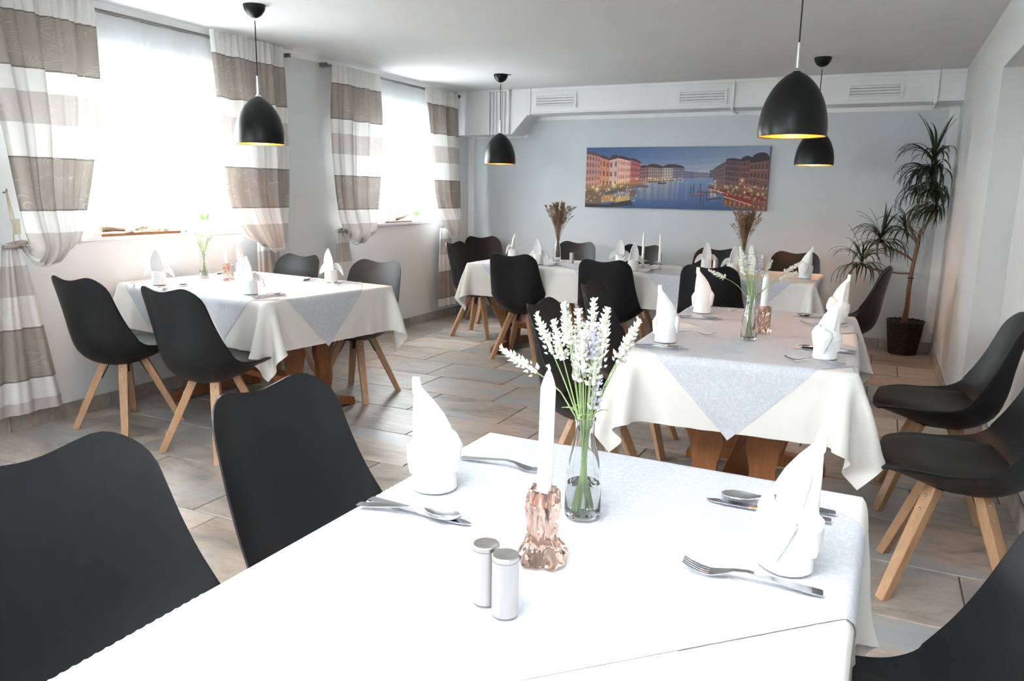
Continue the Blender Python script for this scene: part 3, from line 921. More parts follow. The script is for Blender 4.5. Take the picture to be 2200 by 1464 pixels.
# ================================================================ TABLES AND CLOTHS
TOP = 0.742                       # wooden top; cloth lies at 0.745, overlay just above it
ZT = 0.7475
def drape(hx, hy, drop_x, drop_y, seed, sp=0.026, steps=165, r=0.012, bend=0.26, shear=0.5):
    """tablecloth: position-based cloth hanging over a box, in table coordinates"""
    rg = np.random.default_rng(seed)
    def axis(h, dr):
        inner = np.linspace(-(h - r), h - r, round(2 * (h - r) / sp) + 1)
        n = round((dr + r) / sp)
        out = (h - r) + np.arange(1, n + 1) * (dr + r) / n
        return np.concatenate([-out[::-1], inner, out])
    ax, ay = axis(hx, drop_x), axis(hy, drop_y)
    S, T = np.meshgrid(ax, ay, indexing='ij')
    top = 0.745
    P = np.stack([S, T, np.full_like(S, top)], -1)
    dxo = np.maximum(np.abs(S) - (hx - r), 0); dyo = np.maximum(np.abs(T) - (hy - r), 0)
    d = np.hypot(dxo, dyo)
    P[..., 2] -= 0.35 * d
    P[..., :2] *= (1 - 0.04 * np.minimum(d, 0.3))[..., None]
    ph = rg.uniform(0, 6.28, 4)
    P[..., 2] += np.where(d > 0.02, 0.012 * (np.sin(S * 9 + ph[0]) + np.sin(T * 8 + ph[1])), 0)
    W = (d > 1e-6).astype(float)
    P0 = P.copy()
    V = np.zeros_like(P); dt = 1 / 60.0
    h1, h2 = ax[1] - ax[0], ay[1] - ay[0]
    dd = math.hypot(h1, h2)
    cons = []
    def pairs(sa, sb, L, k): cons.append((sa, sb, L, k))
    A = slice(None)
    nx, ny = S.shape
    def sl(n, start, off, step=2):
        return slice(start, n - off, step), slice(start + off, n, step)
    for st in (0, 1):
        a, b = sl(nx, st, 1); pairs((a, A), (b, A), h1, 1.0)
        a, b = sl(ny, st, 1); pairs((A, a), (A, b), h2, 1.0)
    for st in (0, 1):
        a, b = sl(nx, st, 1)
        for st2 in (0, 1):
            c, e = sl(ny, st2, 1)
            pairs((a, c), (b, e), dd, shear); pairs((a, e), (b, c), dd, shear)
    for st in range(4):
        a, b = sl(nx, st, 2, 4); pairs((a, A), (b, A), 2 * h1, bend)
        a, b = sl(ny, st, 2, 4); pairs((A, a), (A, b), 2 * h2, bend)
    cc = []
    for sa, sb, L, k in cons:
        na = P[sa].shape[:2]; nb = P[sb].shape[:2]
        m0, m1 = min(na[0], nb[0]), min(na[1], nb[1])
        wa, wb = W[sa][:m0, :m1], W[sb][:m0, :m1]
        ws = wa + wb
        inv = np.where(ws > 0, 1 / np.maximum(ws, 1e-9), 0)
        R0 = np.stack([S, T], -1)
        L = np.sqrt(((R0[sb][:m0, :m1] - R0[sa][:m0, :m1]) ** 2).sum(-1, keepdims=True))
        cc.append((sa, sb, L, (wa * inv * k)[..., None], (wb * inv * k)[..., None], m0, m1))
    bx, by, bz = hx - r, hy - r, top - r
    for s in range(steps):
        V[..., 2] -= 9.8 * dt
        V *= 0.97
        V *= W[..., None]
        X = P + V * dt
        for it in range(9):
            for sa, sb, L, ka, kb, m0, m1 in cc:
                a = X[sa][:m0, :m1]; b = X[sb][:m0, :m1]
                dv = b - a
                l = np.sqrt((dv * dv).sum(-1, keepdims=True)) + 1e-9
                c = dv * ((l - L) / l)
                a += ka * c; b -= kb * c
            # collide with the rounded table (open downwards)
            ab = np.abs(X); sg = np.sign(X)
            q = np.stack([ab[..., 0] - bx, ab[..., 1] - by, X[..., 2] - bz], -1)
            m = np.maximum(q, 0); Lm = np.sqrt((m * m).sum(-1))
            hit = (Lm < r) & (W > 0)
            if hit.any():
                edge = hit & (Lm > 1e-6)
                sc_ = np.where(edge, r / np.maximum(Lm, 1e-6), 1.0)
                inner = hit & (Lm <= 1e-6)
                k_ = np.argmax(q, -1)
                nm = m * sc_[..., None]
                nx_ = np.where(edge & (q[..., 0] > 0), (bx + nm[..., 0]) * sg[..., 0], X[..., 0])
                ny_ = np.where(edge & (q[..., 1] > 0), (by + nm[..., 1]) * sg[..., 1], X[..., 1])
                nz_ = np.where(edge & (q[..., 2] > 0), bz + nm[..., 2], X[..., 2])
                nx_ = np.where(inner & (k_ == 0), (bx + r) * sg[..., 0], nx_)
                ny_ = np.where(inner & (k_ == 1), (by + r) * sg[..., 1], ny_)
                nz_ = np.where(inner & (k_ == 2), bz + r, nz_)
                X = np.stack([nx_, ny_, nz_], -1)
            X = np.where(W[..., None] > 0, X, P0)
        V = (X - P) / dt
        P = X
    # one gentle smoothing pass on the hanging part
    Q = P.copy()
    Q[1:-1, 1:-1] = 0.5 * P[1:-1, 1:-1] + 0.125 * (P[2:, 1:-1] + P[:-2, 1:-1] + P[1:-1, 2:] + P[1:-1, :-2])
    keep = (d > 0.03)[..., None]
    P = np.where(keep, Q, P)
    P[..., 2] = np.minimum(P[..., 2], top)          # nothing stands above the table top
    return ax, ay, S, T, P

def up2(a, P):
    """doubles the rows with a four-point interpolating rule"""
    n = len(a)
    E = np.concatenate([2 * P[:1] - P[1:2], P, 2 * P[-1:] - P[-2:-1]])
    mid = -E[:-3] / 16 + 9 * E[1:-2] / 16 + 9 * E[2:-1] / 16 - E[3:] / 16
    Q = np.zeros((2 * n - 1,) + P.shape[1:]); Q[0::2] = P; Q[1::2] = mid
    b = np.zeros(2 * n - 1); b[0::2] = a; b[1::2] = (a[1:] + a[:-1]) / 2
    return b, Q

def grid_normals(P):
    du = np.gradient(P, axis=0); dv = np.gradient(P, axis=1)
    n = np.cross(du, dv); n /= np.linalg.norm(n, axis=-1, keepdims=True) + 1e-9
    return n

def sample(ax, ay, P, Nn, s, t):
    """bilinear lookup with linear extrapolation past the hem"""
    i = np.clip(np.searchsorted(ax, s) - 1, 0, len(ax) - 2); j = np.clip(np.searchsorted(ay, t) - 1, 0, len(ay) - 2)
    fi = i + (s - ax[i]) / (ax[i + 1] - ax[i]); fj = j + (t - ay[j]) / (ay[j + 1] - ay[j])
    a = (fi - i)[..., None]; b = (fj - j)[..., None]
    f = lambda G: G[i, j] * (1 - a) * (1 - b) + G[i + 1, j] * a * (1 - b) + G[i, j + 1] * (1 - a) * b + G[i + 1, j + 1] * a * b
    n = f(Nn); n /= np.linalg.norm(n, axis=-1, keepdims=True) + 1e-9
    return f(P), n

def make_table(cx, cy, rz, hx, hy, drop, seed, label, cloth_label, overlays, ov_half=0.566, bend=0.26, shear=0.5):
    """hx: half length, hy: half width; local x runs along the length"""
    e = empty('dining_table', (cx, cy, 0), rz, label, 'table', 'wooden trestle tables')
    MB().bbox((-hx + 0.022, -hy + 0.022, TOP - 0.036), (hx - 0.022, hy - 0.022, TOP - 0.005), 0.010).build('table_top', M['table'], e)
    xs = hx - 0.32 if hx < 0.62 else hx - 0.24
    for s in (-1, 1):
        x = s * xs
        # two shaped boards leaning together towards the foot, like a lyre
        for q in (-1, 1):
            ol = []
            prof = [(0.0, 0.075, 0.135), (0.06, 0.055, 0.15), (0.14, 0.065, 0.165), (0.22, 0.06, 0.155), (0.30, 0.04, 0.17), (0.38, 0.055, 0.20), (0.46, 0.085, 0.225), (0.54, 0.095, 0.215), (0.60, 0.09, 0.22)]
            v = []
            for z, a, b in prof:
                for xx in (x - 0.019, x + 0.019):
                    v += [(xx, q * a, z + 0.075), (xx, q * b, z + 0.075)]
            f = [(0, 1, 3, 2)]
            for i in range(len(prof) - 1):
                o = i * 4
                f += [(o, o + 1, o + 5, o + 4), (o + 2, o + 6, o + 7, o + 3), (o, o + 4, o + 6, o + 2), (o + 1, o + 3, o + 7, o + 5)]
            o = (len(prof) - 1) * 4
            f.append((o, o + 2, o + 3, o + 1))
            MB().add(v, f).build('leg_board', M['table'], e)
        yl = min(0.33, hy - 0.06)
        v = []
        pr = [(-yl, 0.0, 0.03), (-yl + 0.01, 0.0, 0.052), (-yl + 0.10, 0.022, 0.075), (-0.12, 0.022, 0.085), (0.12, 0.022, 0.085), (yl - 0.10, 0.022, 0.075), (yl - 0.01, 0.0, 0.052), (yl, 0.0, 0.03)]
        for y, z0, z1 in pr:
            for xx in (x - 0.034, x + 0.034): v += [(xx, y, z0), (xx, y, z1)]
        f = [(0, 1, 3, 2)]
        for i in range(len(pr) - 1):
            o = i * 4
            f += [(o, o + 4, o + 5, o + 1), (o + 2, o + 3, o + 7, o + 6), (o, o + 2, o + 6, o + 4), (o + 1, o + 5, o + 7, o + 3)]
        o = (len(pr) - 1) * 4
        f.append((o, o + 2, o + 3, o + 1))
        MB().add(v, f).build('foot', M['table'], e)
        MB().bbox((x - 0.03, -yl, TOP - 0.072), (x + 0.03, yl, TOP - 0.032), 0.004).build('top_rail', M['table'], e)
    MB().bbox((-xs, -0.055, 0.185), (xs, 0.055, 0.225), 0.004).build('stretcher', M['table'], e)
    ax, ay, S, T, P = drape(hx, hy, drop, drop, seed, bend=bend, shear=shear)
    ax, P = up2(ax, P); ay, Pt = up2(ay, P.transpose(1, 0, 2)); P = Pt.transpose(1, 0, 2)
    P[..., 2] = np.minimum(P[..., 2], 0.745)
    S, T = np.meshgrid(ax, ay, indexing='ij')
    # pressed flat where it meets the window wall
    ca, sa = math.cos(rz), math.sin(rz)
    wx = cx + ca * P[..., 0] - sa * P[..., 1]
    push = np.maximum(XL + 0.016 - wx, 0)
    P[..., 0] += push * ca; P[..., 1] += -push * sa
    me = grid_mesh('tablecloth', P, M['ivory'], np.stack([S, T], -1))
    o = link('tablecloth', me, None, (cx, cy, 0), (0, 0, rz))
    tag(o, cloth_label[0], 'tablecloth', 'ivory tablecloths')
    Nn = grid_normals(P)
    if Nn[len(ax) // 2, len(ay) // 2, 2] < 0: Nn = -Nn
    layer = 0
    for (ox, oy, lab) in overlays:
        n = 81
        g = np.linspace(-1, 1, n)
        A, B = np.meshgrid(g, g, indexing='ij')
        s = ox + (A - B) / 2 * ov_half; t = oy + (A + B) / 2 * ov_half
        p, nn = sample(ax, ay, P, Nn, s, t)
        p = p + nn * (0.0016 + 0.0010 * layer)
        me = grid_mesh('damask_overlay', p, M['damask'], np.stack([A * ov_half * 0.7071, B * ov_half * 0.7071], -1) + layer * 3.1)
        ob = link('damask_overlay', me, None, (cx, cy, 0), (0, 0, rz))
        tag(ob, lab, 'tablecloth', 'grey damask overlays')
        layer += 1
    return e

RT1 = math.radians(-7.7)
make_table(-3.375, 3.475, RT1, 0.685, 0.480, 0.25, 11, 'wooden trestle table before the large window, under ivory cloth',
           ('ivory cloth with pointed hanging corners on the window table',),
           [(-0.36, -0.09, 'grey damask overlay on the wall side of the window table'), (0.34, -0.07, 'grey damask overlay on the room side of the window table')], 0.615)
RT2 = math.radians(92.1)
make_table(-0.445, 3.355, RT2, 0.680, 0.405, 0.24, 23, 'wooden trestle table in the middle with two slanted leg boards in view',
           ('ivory cloth on the middle table, its right corner flaring wide',),
           [(-0.36, 0, 'grey damask overlay with a tip hanging at the near end of the middle table'), (0.36, 0, 'grey damask overlay on the far half of the middle table')], 0.585)
make_table(-0.405, 0.885, math.radians(88.8), 0.685, 0.420, 0.25, 31, 'trestle table hidden under the bright white cloth in the foreground',
           ('brightly lit white cloth on the foreground table',),
           [(-0.36, 0, 'pale damask overlay on the near half of the foreground table'), (0.36, 0, 'pale damask overlay on the far half of the foreground table')], 0.585, 0.05, 0.08)
make_table(-2.365, 5.85, 0.0, 0.665, 0.395, 0.24, 41, 'left half of the long back table, wooden trestle under cloth',
           ('ivory cloth on the left half of the long back table',),
           [(-0.33, 0.0, 'grey damask overlay at the left end of the long back table'), (0.47, 0.0, 'grey damask overlay left of the joint of the long back table')], 0.58)
make_table(-1.025, 5.85, 0.0, 0.665, 0.395, 0.24, 53, 'right half of the long back table, wooden trestle under cloth',
           ('ivory cloth on the right half of the long back table',),
           [(-0.28, 0, 'grey damask overlay right of the joint of the long back table'), (0.30, 0, 'grey damask overlay at the right end of the long back table')], 0.60)

# ================================================================ NAPKINS
ZI = 0.7515      # what stands on the overlays
def leaf_solid(mb, pts, wid, nrm, th=0.005, curl=0.0):
    """a thick leaf along pts with half-widths wid, face normals nrm"""
    pts = [Vector(p) for p in pts]
    v = []
    m = 7
    for i, p in enumerate(pts):
        t = (pts[min(i + 1, len(pts) - 1)] - pts[max(i - 1, 0)]).normalized()
        nn = Vector(nrm[i] if isinstance(nrm, list) else nrm); nn = (nn - t * nn.dot(t)).normalized()
        s = t.cross(nn)
        for side in (1, -1):
            for k in range(m):
                a = -1 + 2 * k / (m - 1)
                v.append(p + s * a * wid[i] + nn * (side * th / 2 - curl * a * a * wid[i]))
    f = []
    st = 2 * m
    for i in range(len(pts) - 1):
        for k in range(m - 1):
            f.append((i * st + k, i * st + k + 1, (i + 1) * st + k + 1, (i + 1) * st + k))
            f.append((i * st + m + k, (i + 1) * st + m + k, (i + 1) * st + m + k + 1, i * st + m + k + 1))
        f.append((i * st, (i + 1) * st, (i + 1) * st + m, i * st + m))
        f.append((i * st + m - 1, i * st + 2 * m - 1, (i + 1) * st + 2 * m - 1, (i + 1) * st + m - 1))
    for i in (0, len(pts) - 1):
        r = [i * st + k for k in range(m)] + [i * st + m + k for k in reversed(range(m))]
        f.append(tuple(r))
    mb.add(v, f)

def napkin_mesh(kind, seed):
    mb = MB()
    # rolled base
    hb = 0.066 if kind == 'band' else 0.078
    mb.lathe([(0.0001, 0.0), (0.0405, 0.0), (0.0415, 0.003), (0.0400, 0.03), (0.0385, hb - 0.004), (0.036, hb), (0.0001, hb)], 32,
             fn=lambda r, z, a: r * (1 + 0.03 * math.sin(2 * a + seed) + 0.012 * math.sin(5 * a + 2 * seed)))
    n = 28
    def cone(zs, ws, ds, cxs, cys):
        v = []; f = []
        for z, w, d, cx, cy in zip(zs, ws, ds, cxs, cys):
            for k in range(n):
                a = 2 * PI * k / n
                v.append((cx + w * math.cos(a), cy + d * math.sin(a), z))
        for i in range(len(zs) - 1):
            for k in range(n): f.append((i * n + k, i * n + (k + 1) % n, (i + 1) * n + (k + 1) % n, (i + 1) * n + k))
        f.append(tuple(reversed(range(n)))); f.append(tuple((len(zs) - 1) * n + k for k in range(n)))
        mb.add(v, f)
    if kind == 'band':
        # tall sail: straight on one side, bellied on the other, ending in two small tips
        zs = [0.05, 0.075, 0.10, 0.125, 0.15, 0.175, 0.195, 0.208]
        rt_ = [0.042, 0.043, 0.041, 0.034, 0.022, 0.004, -0.014, -0.024]
        lf = [-0.042, -0.042, -0.041, -0.040, -0.039, -0.037, -0.035, -0.034]
        ws = [(a_ - b_) / 2 for a_, b_ in zip(rt_, lf)]; cxs = [(a_ + b_) / 2 for a_, b_ in zip(rt_, lf)]
        ds = [0.034, 0.030, 0.024, 0.019, 0.014, 0.010, 0.007, 0.005]
        cone(zs, ws, ds, cxs, [-0.004 - 0.10 * (z - 0.05) for z in zs])
        for dx in (-0.034, -0.025):
            leaf_solid(mb, [(dx, -0.017, 0.19), (dx - 0.001, -0.019, 0.212), (dx - 0.002, -0.019, 0.222)], [0.005, 0.004, 0.003], (0, 1, 0), 0.006)
        # seam fold down the front of the sail
        leaf_solid(mb, [(-0.012, 0.030, 0.082), (-0.020, 0.020, 0.115), (-0.026, 0.010, 0.150), (-0.031, 0.000, 0.185)], [0.016, 0.014, 0.010, 0.004], (-0.4, 1, 0.2), 0.006, 0.2)
        # turned-down collar: kite in front, pointed shoulder folds left and right
        leaf_solid(mb, [(0.012, 0.036, 0.112), (0.006, 0.047, 0.094), (0.000, 0.051, 0.072), (-0.006, 0.050, 0.048), (-0.012, 0.047, 0.022)],
                   [0.010, 0.034, 0.036, 0.022, 0.003], (0, 1, 0.15), 0.007, 0.55)
        leaf_solid(mb, [(0.020, 0.016, 0.116), (0.038, 0.012, 0.104), (0.050, 0.004, 0.086), (0.047, -0.004, 0.060), (0.044, -0.006, 0.036)],
                   [0.008, 0.022, 0.028, 0.020, 0.004], (1, 0.35, 0.1), 0.007, 0.6)
        leaf_solid(mb, [(-0.022, 0.016, 0.104), (-0.040, 0.012, 0.092), (-0.050, 0.004, 0.074), (-0.047, -0.004, 0.050), (-0.044, -0.006, 0.028)],
                   [0.008, 0.022, 0.028, 0.018, 0.004], (-1, 0.35, 0.1), 0.007, 0.6)
    else:
        # lily fold: one standing cupped leaf and two petals curling out and down
        leaf_solid(mb, [(0, 0.004, 0.05), (0, 0.002, 0.08), (0, -0.002, 0.105), (0, -0.006, 0.13), (0, -0.010, 0.155), (0, -0.014, 0.178), (0, -0.017, 0.196), (0, -0.018, 0.206)],
                   [0.030, 0.032, 0.034, 0.034, 0.029, 0.020, 0.010, 0.003], (0, 1, 0.15), 0.009, 0.42)
        leaf_solid(mb, [(0, 0.010, 0.07), (0, 0.008, 0.11), (0, 0.002, 0.15), (0, -0.008, 0.185)], [0.008, 0.008, 0.006, 0.002], (0, 1, 0.15), 0.010)
        for s in (-1, 1):
            leaf_solid(mb, [(s * 0.012, 0.022, 0.086), (s * 0.032, 0.024, 0.096), (s * 0.050, 0.022, 0.092), (s * 0.066, 0.018, 0.076), (s * 0.080, 0.012, 0.056), (s * 0.088, 0.008, 0.042)],
                       [0.022, 0.026, 0.024, 0.019, 0.010, 0.002], (s * 0.30, 1.0, 0.45), 0.007, 0.25)
        leaf_solid(mb, [(0, 0.038, 0.082), (0, 0.041, 0.066), (0, 0.0415, 0.046)], [0.030, 0.022, 0.004], (0, 1, 0.1), 0.006, 0.5)
    me = mb.mesh('napkin', M['napkin'], True)
    bm = bmesh.new(); bm.from_mesh(me); bmesh.ops.recalc_face_normals(bm, faces=bm.faces); bm.to_mesh(me); bm.free()
    tmp = bpy.data.objects.new('tmp', me); col.objects.link(tmp)
    md = tmp.modifiers.new('r', 'REMESH'); md.mode = 'VOXEL'; md.voxel_size = 0.0022; md.use_smooth_shade = True
    sm = tmp.modifiers.new('s', 'SMOOTH'); sm.factor = 0.35; sm.iterations = 1
    dc = tmp.modifiers.new('d', 'DECIMATE'); dc.ratio = 0.35
    dg = bpy.context.evaluated_depsgraph_get(); dg.update()
    out = bpy.data.meshes.new_from_object(tmp.evaluated_get(dg))
    out.name = 'napkin'
    if not out.materials: out.materials.append(M['napkin'])
    out.polygons.foreach_set('use_smooth', [True] * len(out.polygons))
    bpy.data.objects.remove(tmp)
    zmin = min(q.co.z for q in out.vertices)
    for q in out.vertices: q.co.z -= zmin
    return out
NAP = {('band', 1): napkin_mesh('band', 1), ('band', 2): napkin_mesh('band', 2), ('wing', 1): napkin_mesh('wing', 3)}

# ================================================================ CUTLERY (x across, y along, handle end at y = 0)
def ribbon(rows, cols=7, skip=None, th=0.0018):
    """rows: (y, halfwidth, z, dish). returns thick mesh data; skip(i, j) drops a cell"""
    P = []
    for y, w, z, dsh in rows:
        for j in range(cols):
            a = -1 + 2 * j / (cols - 1)
            P.append((a * w, y, z - dsh * (1 - a * a)))
    f = []
    for i in range(len(rows) - 1):
        for j in range(cols - 1):
            if skip and skip(i, j): continue
            f.append((i * cols + j, i * cols + j + 1, (i + 1) * cols + j + 1, (i + 1) * cols + j))
    me = mesh_of('r', P, f, M['steel'])
    bm = bmesh.new(); bm.from_mesh(me)
    bmesh.ops.delete(bm, geom=[v for v in bm.verts if not v.link_faces], context='VERTS')
    bmesh.ops.recalc_face_normals(bm, faces=bm.faces)
    bmesh.ops.solidify(bm, geom=list(bm.faces), thickness=th)
    bmesh.ops.recalc_face_normals(bm, faces=bm.faces)
    zm = min(v.co.z for v in bm.verts)
    for v in bm.verts: v.co.z -= zm
    bm.to_mesh(me); bm.free()
    smooth_angle(me, 45)
    return me
fork_rows = [(0.0, 0.0075, 0.003, 0), (0.004, 0.0095, 0.003, 0), (0.03, 0.0092, 0.005, 0), (0.07, 0.0062, 0.010, 0), (0.105, 0.0045, 0.014, 0), (0.125, 0.0048, 0.012, 0), (0.140, 0.0095, 0.007, 0.001), (0.152, 0.0118, 0.004, 0.0015), (0.160, 0.0122, 0.003, 0.001), (0.175, 0.0122, 0.005, 0.0005), (0.190, 0.0118, 0.010, 0), (0.200, 0.0112, 0.015, 0)]
FORK = ribbon(fork_rows, 8, lambda i, j: i >= 8 and j in (1, 3, 5)); FORK.name = 'fork'
spoon_rows = [(0.0, 0.0075, 0.003, 0), (0.004, 0.0098, 0.003, 0), (0.03, 0.0094, 0.005, 0), (0.07, 0.0062, 0.010, 0), (0.105, 0.0045, 0.014, 0), (0.128, 0.0048, 0.013, 0), (0.138, 0.0100, 0.011, 0.003), (0.150, 0.0170, 0.010, 0.006), (0.165, 0.0205, 0.010, 0.0085), (0.180, 0.0195, 0.010, 0.008), (0.192, 0.0140, 0.010, 0.005), (0.199, 0.0060, 0.010, 0.001), (0.2005, 0.001, 0.010, 0)]
SPOON = ribbon(spoon_rows, 9); SPOON.name = 'spoon'
knife_rows = [(0.0, 0.0070, 0.003, 0), (0.004, 0.0092, 0.0032, 0), (0.05, 0.0086, 0.0032, 0), (0.095, 0.0072, 0.0032, 0), (0.105, 0.0062, 0.0028, 0), (0.112, 0.0085, 0.0022, 0), (0.14, 0.0098, 0.0020, 0), (0.18, 0.0096, 0.0018, 0), (0.20, 0.0078, 0.0016, 0), (0.212, 0.0040, 0.0015, 0), (0.217, 0.0006, 0.0015, 0)]
KNIFE = ribbon(knife_rows, 5, None, 0.0022); KNIFE.name = 'knife'

def put(name, me, x, y, z, rz, label, cat, group=None, tilt=(0, 0)):
    o = link(name, me, None, (x, y, z), (tilt[0], tilt[1], rz))
    return tag(o, label, cat, group)

rp = random.Random(21)
def setting(nx, ny, face, where, kind='band', var=1, nrot=0.0, grp='', k=(0.14, 0.165), fk=0.145, forkonly=False, kback=0.10, fback=0.09):
    """napkin with spoon and knife on its right, fork on its left; face as for chairs (degrees)"""
    a = math.radians(face)
    fw = Vector((-math.sin(a), math.cos(a), 0)); rg = Vector((math.cos(a), math.sin(a), 0))
    put('folded_napkin', NAP[(kind, var)], nx, ny, ZI, nrot, 'white folded paper napkin ' + where, 'napkin', grp + ' napkins')
    c = Vector((nx, ny, 0))
    if not forkonly:
        p = c + rg * k[0] - fw * kback
        put('knife', KNIFE, p.x, p.y, ZI, a + rp.uniform(-0.06, 0.06), 'steel knife beside the napkin ' + where, 'knife', grp + ' cutlery')
        p = c + rg * k[1] - fw * (kback + 0.005)
        put('spoon', SPOON, p.x, p.y, ZI, a + 0.10 + rp.uniform(-0.05, 0.05), 'steel spoon beside the napkin ' + where, 'spoon', grp + ' cutlery')
    p = c - rg * fk - fw * fback
    put('fork', FORK, p.x, p.y, ZI, a + rp.uniform(-0.10, 0.10), 'steel fork beside the napkin ' + where, 'fork', grp + ' cutlery')

# foreground table
setting(-0.728, 1.195, -90, 'on the left of the bright front table', 'band', 1, 0.35, 'front table', (0.11, 0.140), 0.165, kback=0.072, fback=0.035)
setting(-0.085, 1.175, 90, 'at the right edge of the bright front table', 'band', 2, PI - 0.5, 'front table', (0.205, 0.245), 0.07, kback=0.055, fback=0.06)
# window table
setting(-3.78, 3.125, RT1 * 57.3, 'at the near left of the window table', 'wing', 1, 0.5, 'window table')
setting(-3.05, 3.10, RT1 * 57.3, 'at the near right of the window table', 'wing', 1, 0.1, 'window table')
setting(-3.77, 3.77, 180 + RT1 * 57.3, 'behind the candle on the window table', 'wing', 1, -0.5, 'window table')
setting(-3.05, 3.78, 180 + RT1 * 57.3, 'before the chair with orange glow at the window table', 'wing', 1, 0.05, 'window table')
# middle table
setting(-0.719, 2.905, -88, 'at the near left of the middle table', 'band', 1, 0.2, 'middle table', (0.135, 0.155), 0.20, kback=0.10, fback=0.04)
setting(-0.754, 3.744, -88, 'at the far left of the middle table', 'band', 2, 0.2, 'middle table', (0.18, 0.20), 0.14, kback=0.09, fback=0.04)
setting(-0.146, 3.777, 92, 'at the far right of the middle table', 'band', 1, 2.6, 'middle table', (0.10, 0.125), 0.12, kback=0.02, fback=0.05)
setting(-0.139, 2.890, 92, 'at the near right of the middle table', 'band', 2, 2.8, 'middle table', (0.14, 0.165), 0.09, kback=0.10, fback=0.07)
# long back table
setting(-2.90, 6.08, 180, 'at the far left end of the long back table', 'wing', 1, 1.4, 'back table', forkonly=True)
setting(-2.47, 5.66, 0, 'behind the left turned chair at the long back table', 'wing', 1, 0.0, 'back table', (0.12, 0.15))
setting(-1.90, 6.02, 180, 'farther of two together left of the white candles', 'wing', 1, 0.3, 'back table', forkonly=True)
setting(-1.67, 5.62, 0, 'nearer of two together left of the white candles', 'wing', 1, 0.6, 'back table', (0.12, 0.15))
setting(-1.215, 6.08, 180, 'behind the right turned chair at the long back table', 'wing', 1, 0.2, 'back table', (0.14, 0.17))
setting(-0.965, 5.78, 0, 'before the right dried grass vase', 'wing', 1, 0.7, 'back table', forkonly=True)
setting(-0.46, 5.79, 90, 'at the right end of the long back table', 'band', 2, 2.9, 'back table', (0.12, 0.15), forkonly=True)

# ================================================================ SHAKERS, CANDLES, VASES
def shaker(x, y, label, grp=None):
    e = empty('condiment_shaker', (x, y, ZI), 0, label, 'shaker', grp)
    R = 0.0185
    MB().lathe([(0.0001, 0), (R - 0.001, 0), (R, 0.001), (R, 0.078), (0.0001, 0.078)], 32).build('body', M['brushed'], e, True)
    MB().lathe([(0.0001, 0.0782), (R - 0.0006, 0.0782), (R, 0.079), (R, 0.0845), (R - 0.001, 0.0855), (R - 0.002, 0.0852), (0.0001, 0.0848)], 32).build('lid', M['brushed'], e, True)
    return e
shaker(-0.448, 0.870, 'brushed steel shaker, the left one of the front pair', 'shaker pair on the front table')
shaker(-0.410, 0.853, 'brushed steel shaker, the right one of the front pair', 'shaker pair on the front table')
shaker(-3.70, 3.60, 'small steel shaker behind the candle on the window table')
shaker(-0.418, 3.48, 'small steel shaker behind the rose glass candle holder on the middle table')
shaker(-2.275, 5.90, 'small steel shaker right of the left dried grass vase')
shaker(-1.13, 6.0, 'small steel shaker behind the right turned chair on the back table')

def glass_holder(x, y, s, label, rz=0.0):
    """candle holder of pressed glass shaped like dripping wax"""
    rg = random.Random(int((x + 9) * 1000))
    ph = [rg.uniform(0, 6.28) for _ in range(6)]
    def fn(r, z, a):
        k = 0.0022 * math.sin(7 * a + ph[0] + 60 * z) + 0.0028 * math.sin(5 * a + ph[1] - 35 * z) + 0.0018 * math.sin(11 * a + ph[2])
        drip = 0.0045 * max(0, math.sin(4 * a + ph[3])) * max(0, 1 - abs(z - 0.012) / 0.022)
        return r + (k + drip if r > 0.012 else 0)
    prof = [(0.0001, 0), (0.036, 0), (0.0385, 0.004), (0.037, 0.010), (0.031, 0.018), (0.0255, 0.026), (0.023, 0.036), (0.0225, 0.048), (0.024, 0.056), (0.022, 0.066), (0.0225, 0.080), (0.024, 0.088), (0.0225, 0.098), (0.023, 0.112), (0.021, 0.116), (0.0155, 0.114), (0.0125, 0.110), (0.0122, 0.090), (0.0001, 0.088)]
    mb = MB().lathe([(r * s, z * s) for r, z in prof], 56, fn=lambda r, z, a: s * fn(r / s, z / s, a))
    o = mb.build('candle_holder', M['amber'], None, True, (x, y, ZI), (0, 0, rz))
    return tag(o, label, 'candle holder', 'rose glass candle holders')

def candle(x, y, z, h, r, label, lean=(0, 0), grp='dinner candles'):
    e = empty('dinner_candle', (x, y, z), 0, label, 'candle', grp)
    e.rotation_euler = (lean[0], lean[1], 0)
    MB().lathe([(0.0001, 0), (r * 0.93, 0), (r, 0.02), (r, h * 0.84), (r * 0.97, h * 0.85), (r * 0.75, h * 0.895), (r * 0.42, h * 0.945), (r * 0.22, h * 0.965), (0.0001, h * 0.97)], 24).build('wax', M['candle'], e, True)
    MB().tube([(0, 0, h * 0.955), (0.0006, 0, h * 0.985), (-0.002, 0.001, h * 1.0), (-0.005, 0.0, h * 0.995)], [0.0022, 0.0022, 0.003, 0.0015], 6).build('wick', M['wick'], e, True)
    return e
glass_holder(-0.427, 1.020, 1.0, 'rose tinted glass holder shaped like dripping wax on the front table')
candle(-0.427, 1.020, ZI + 0.091, 0.218, 0.0115, 'white dinner candle in the rose glass holder on the front table', (0.012, 0.02))
glass_holder(-3.62, 3.495, 0.9, 'rose tinted glass holder on the window table', 0.5)
candle(-3.62, 3.495, ZI + 0.082, 0.19, 0.0108, 'white dinner candle on the window table', (0.0, -0.06))
glass_holder(-0.415, 3.320, 0.96, 'brown rose glass holder on the middle table', 1.5)
candle(-0.415, 3.320, ZI + 0.087, 0.172, 0.0135, 'white dinner candle behind the bouquet on the middle table', (0.0, 0.02))

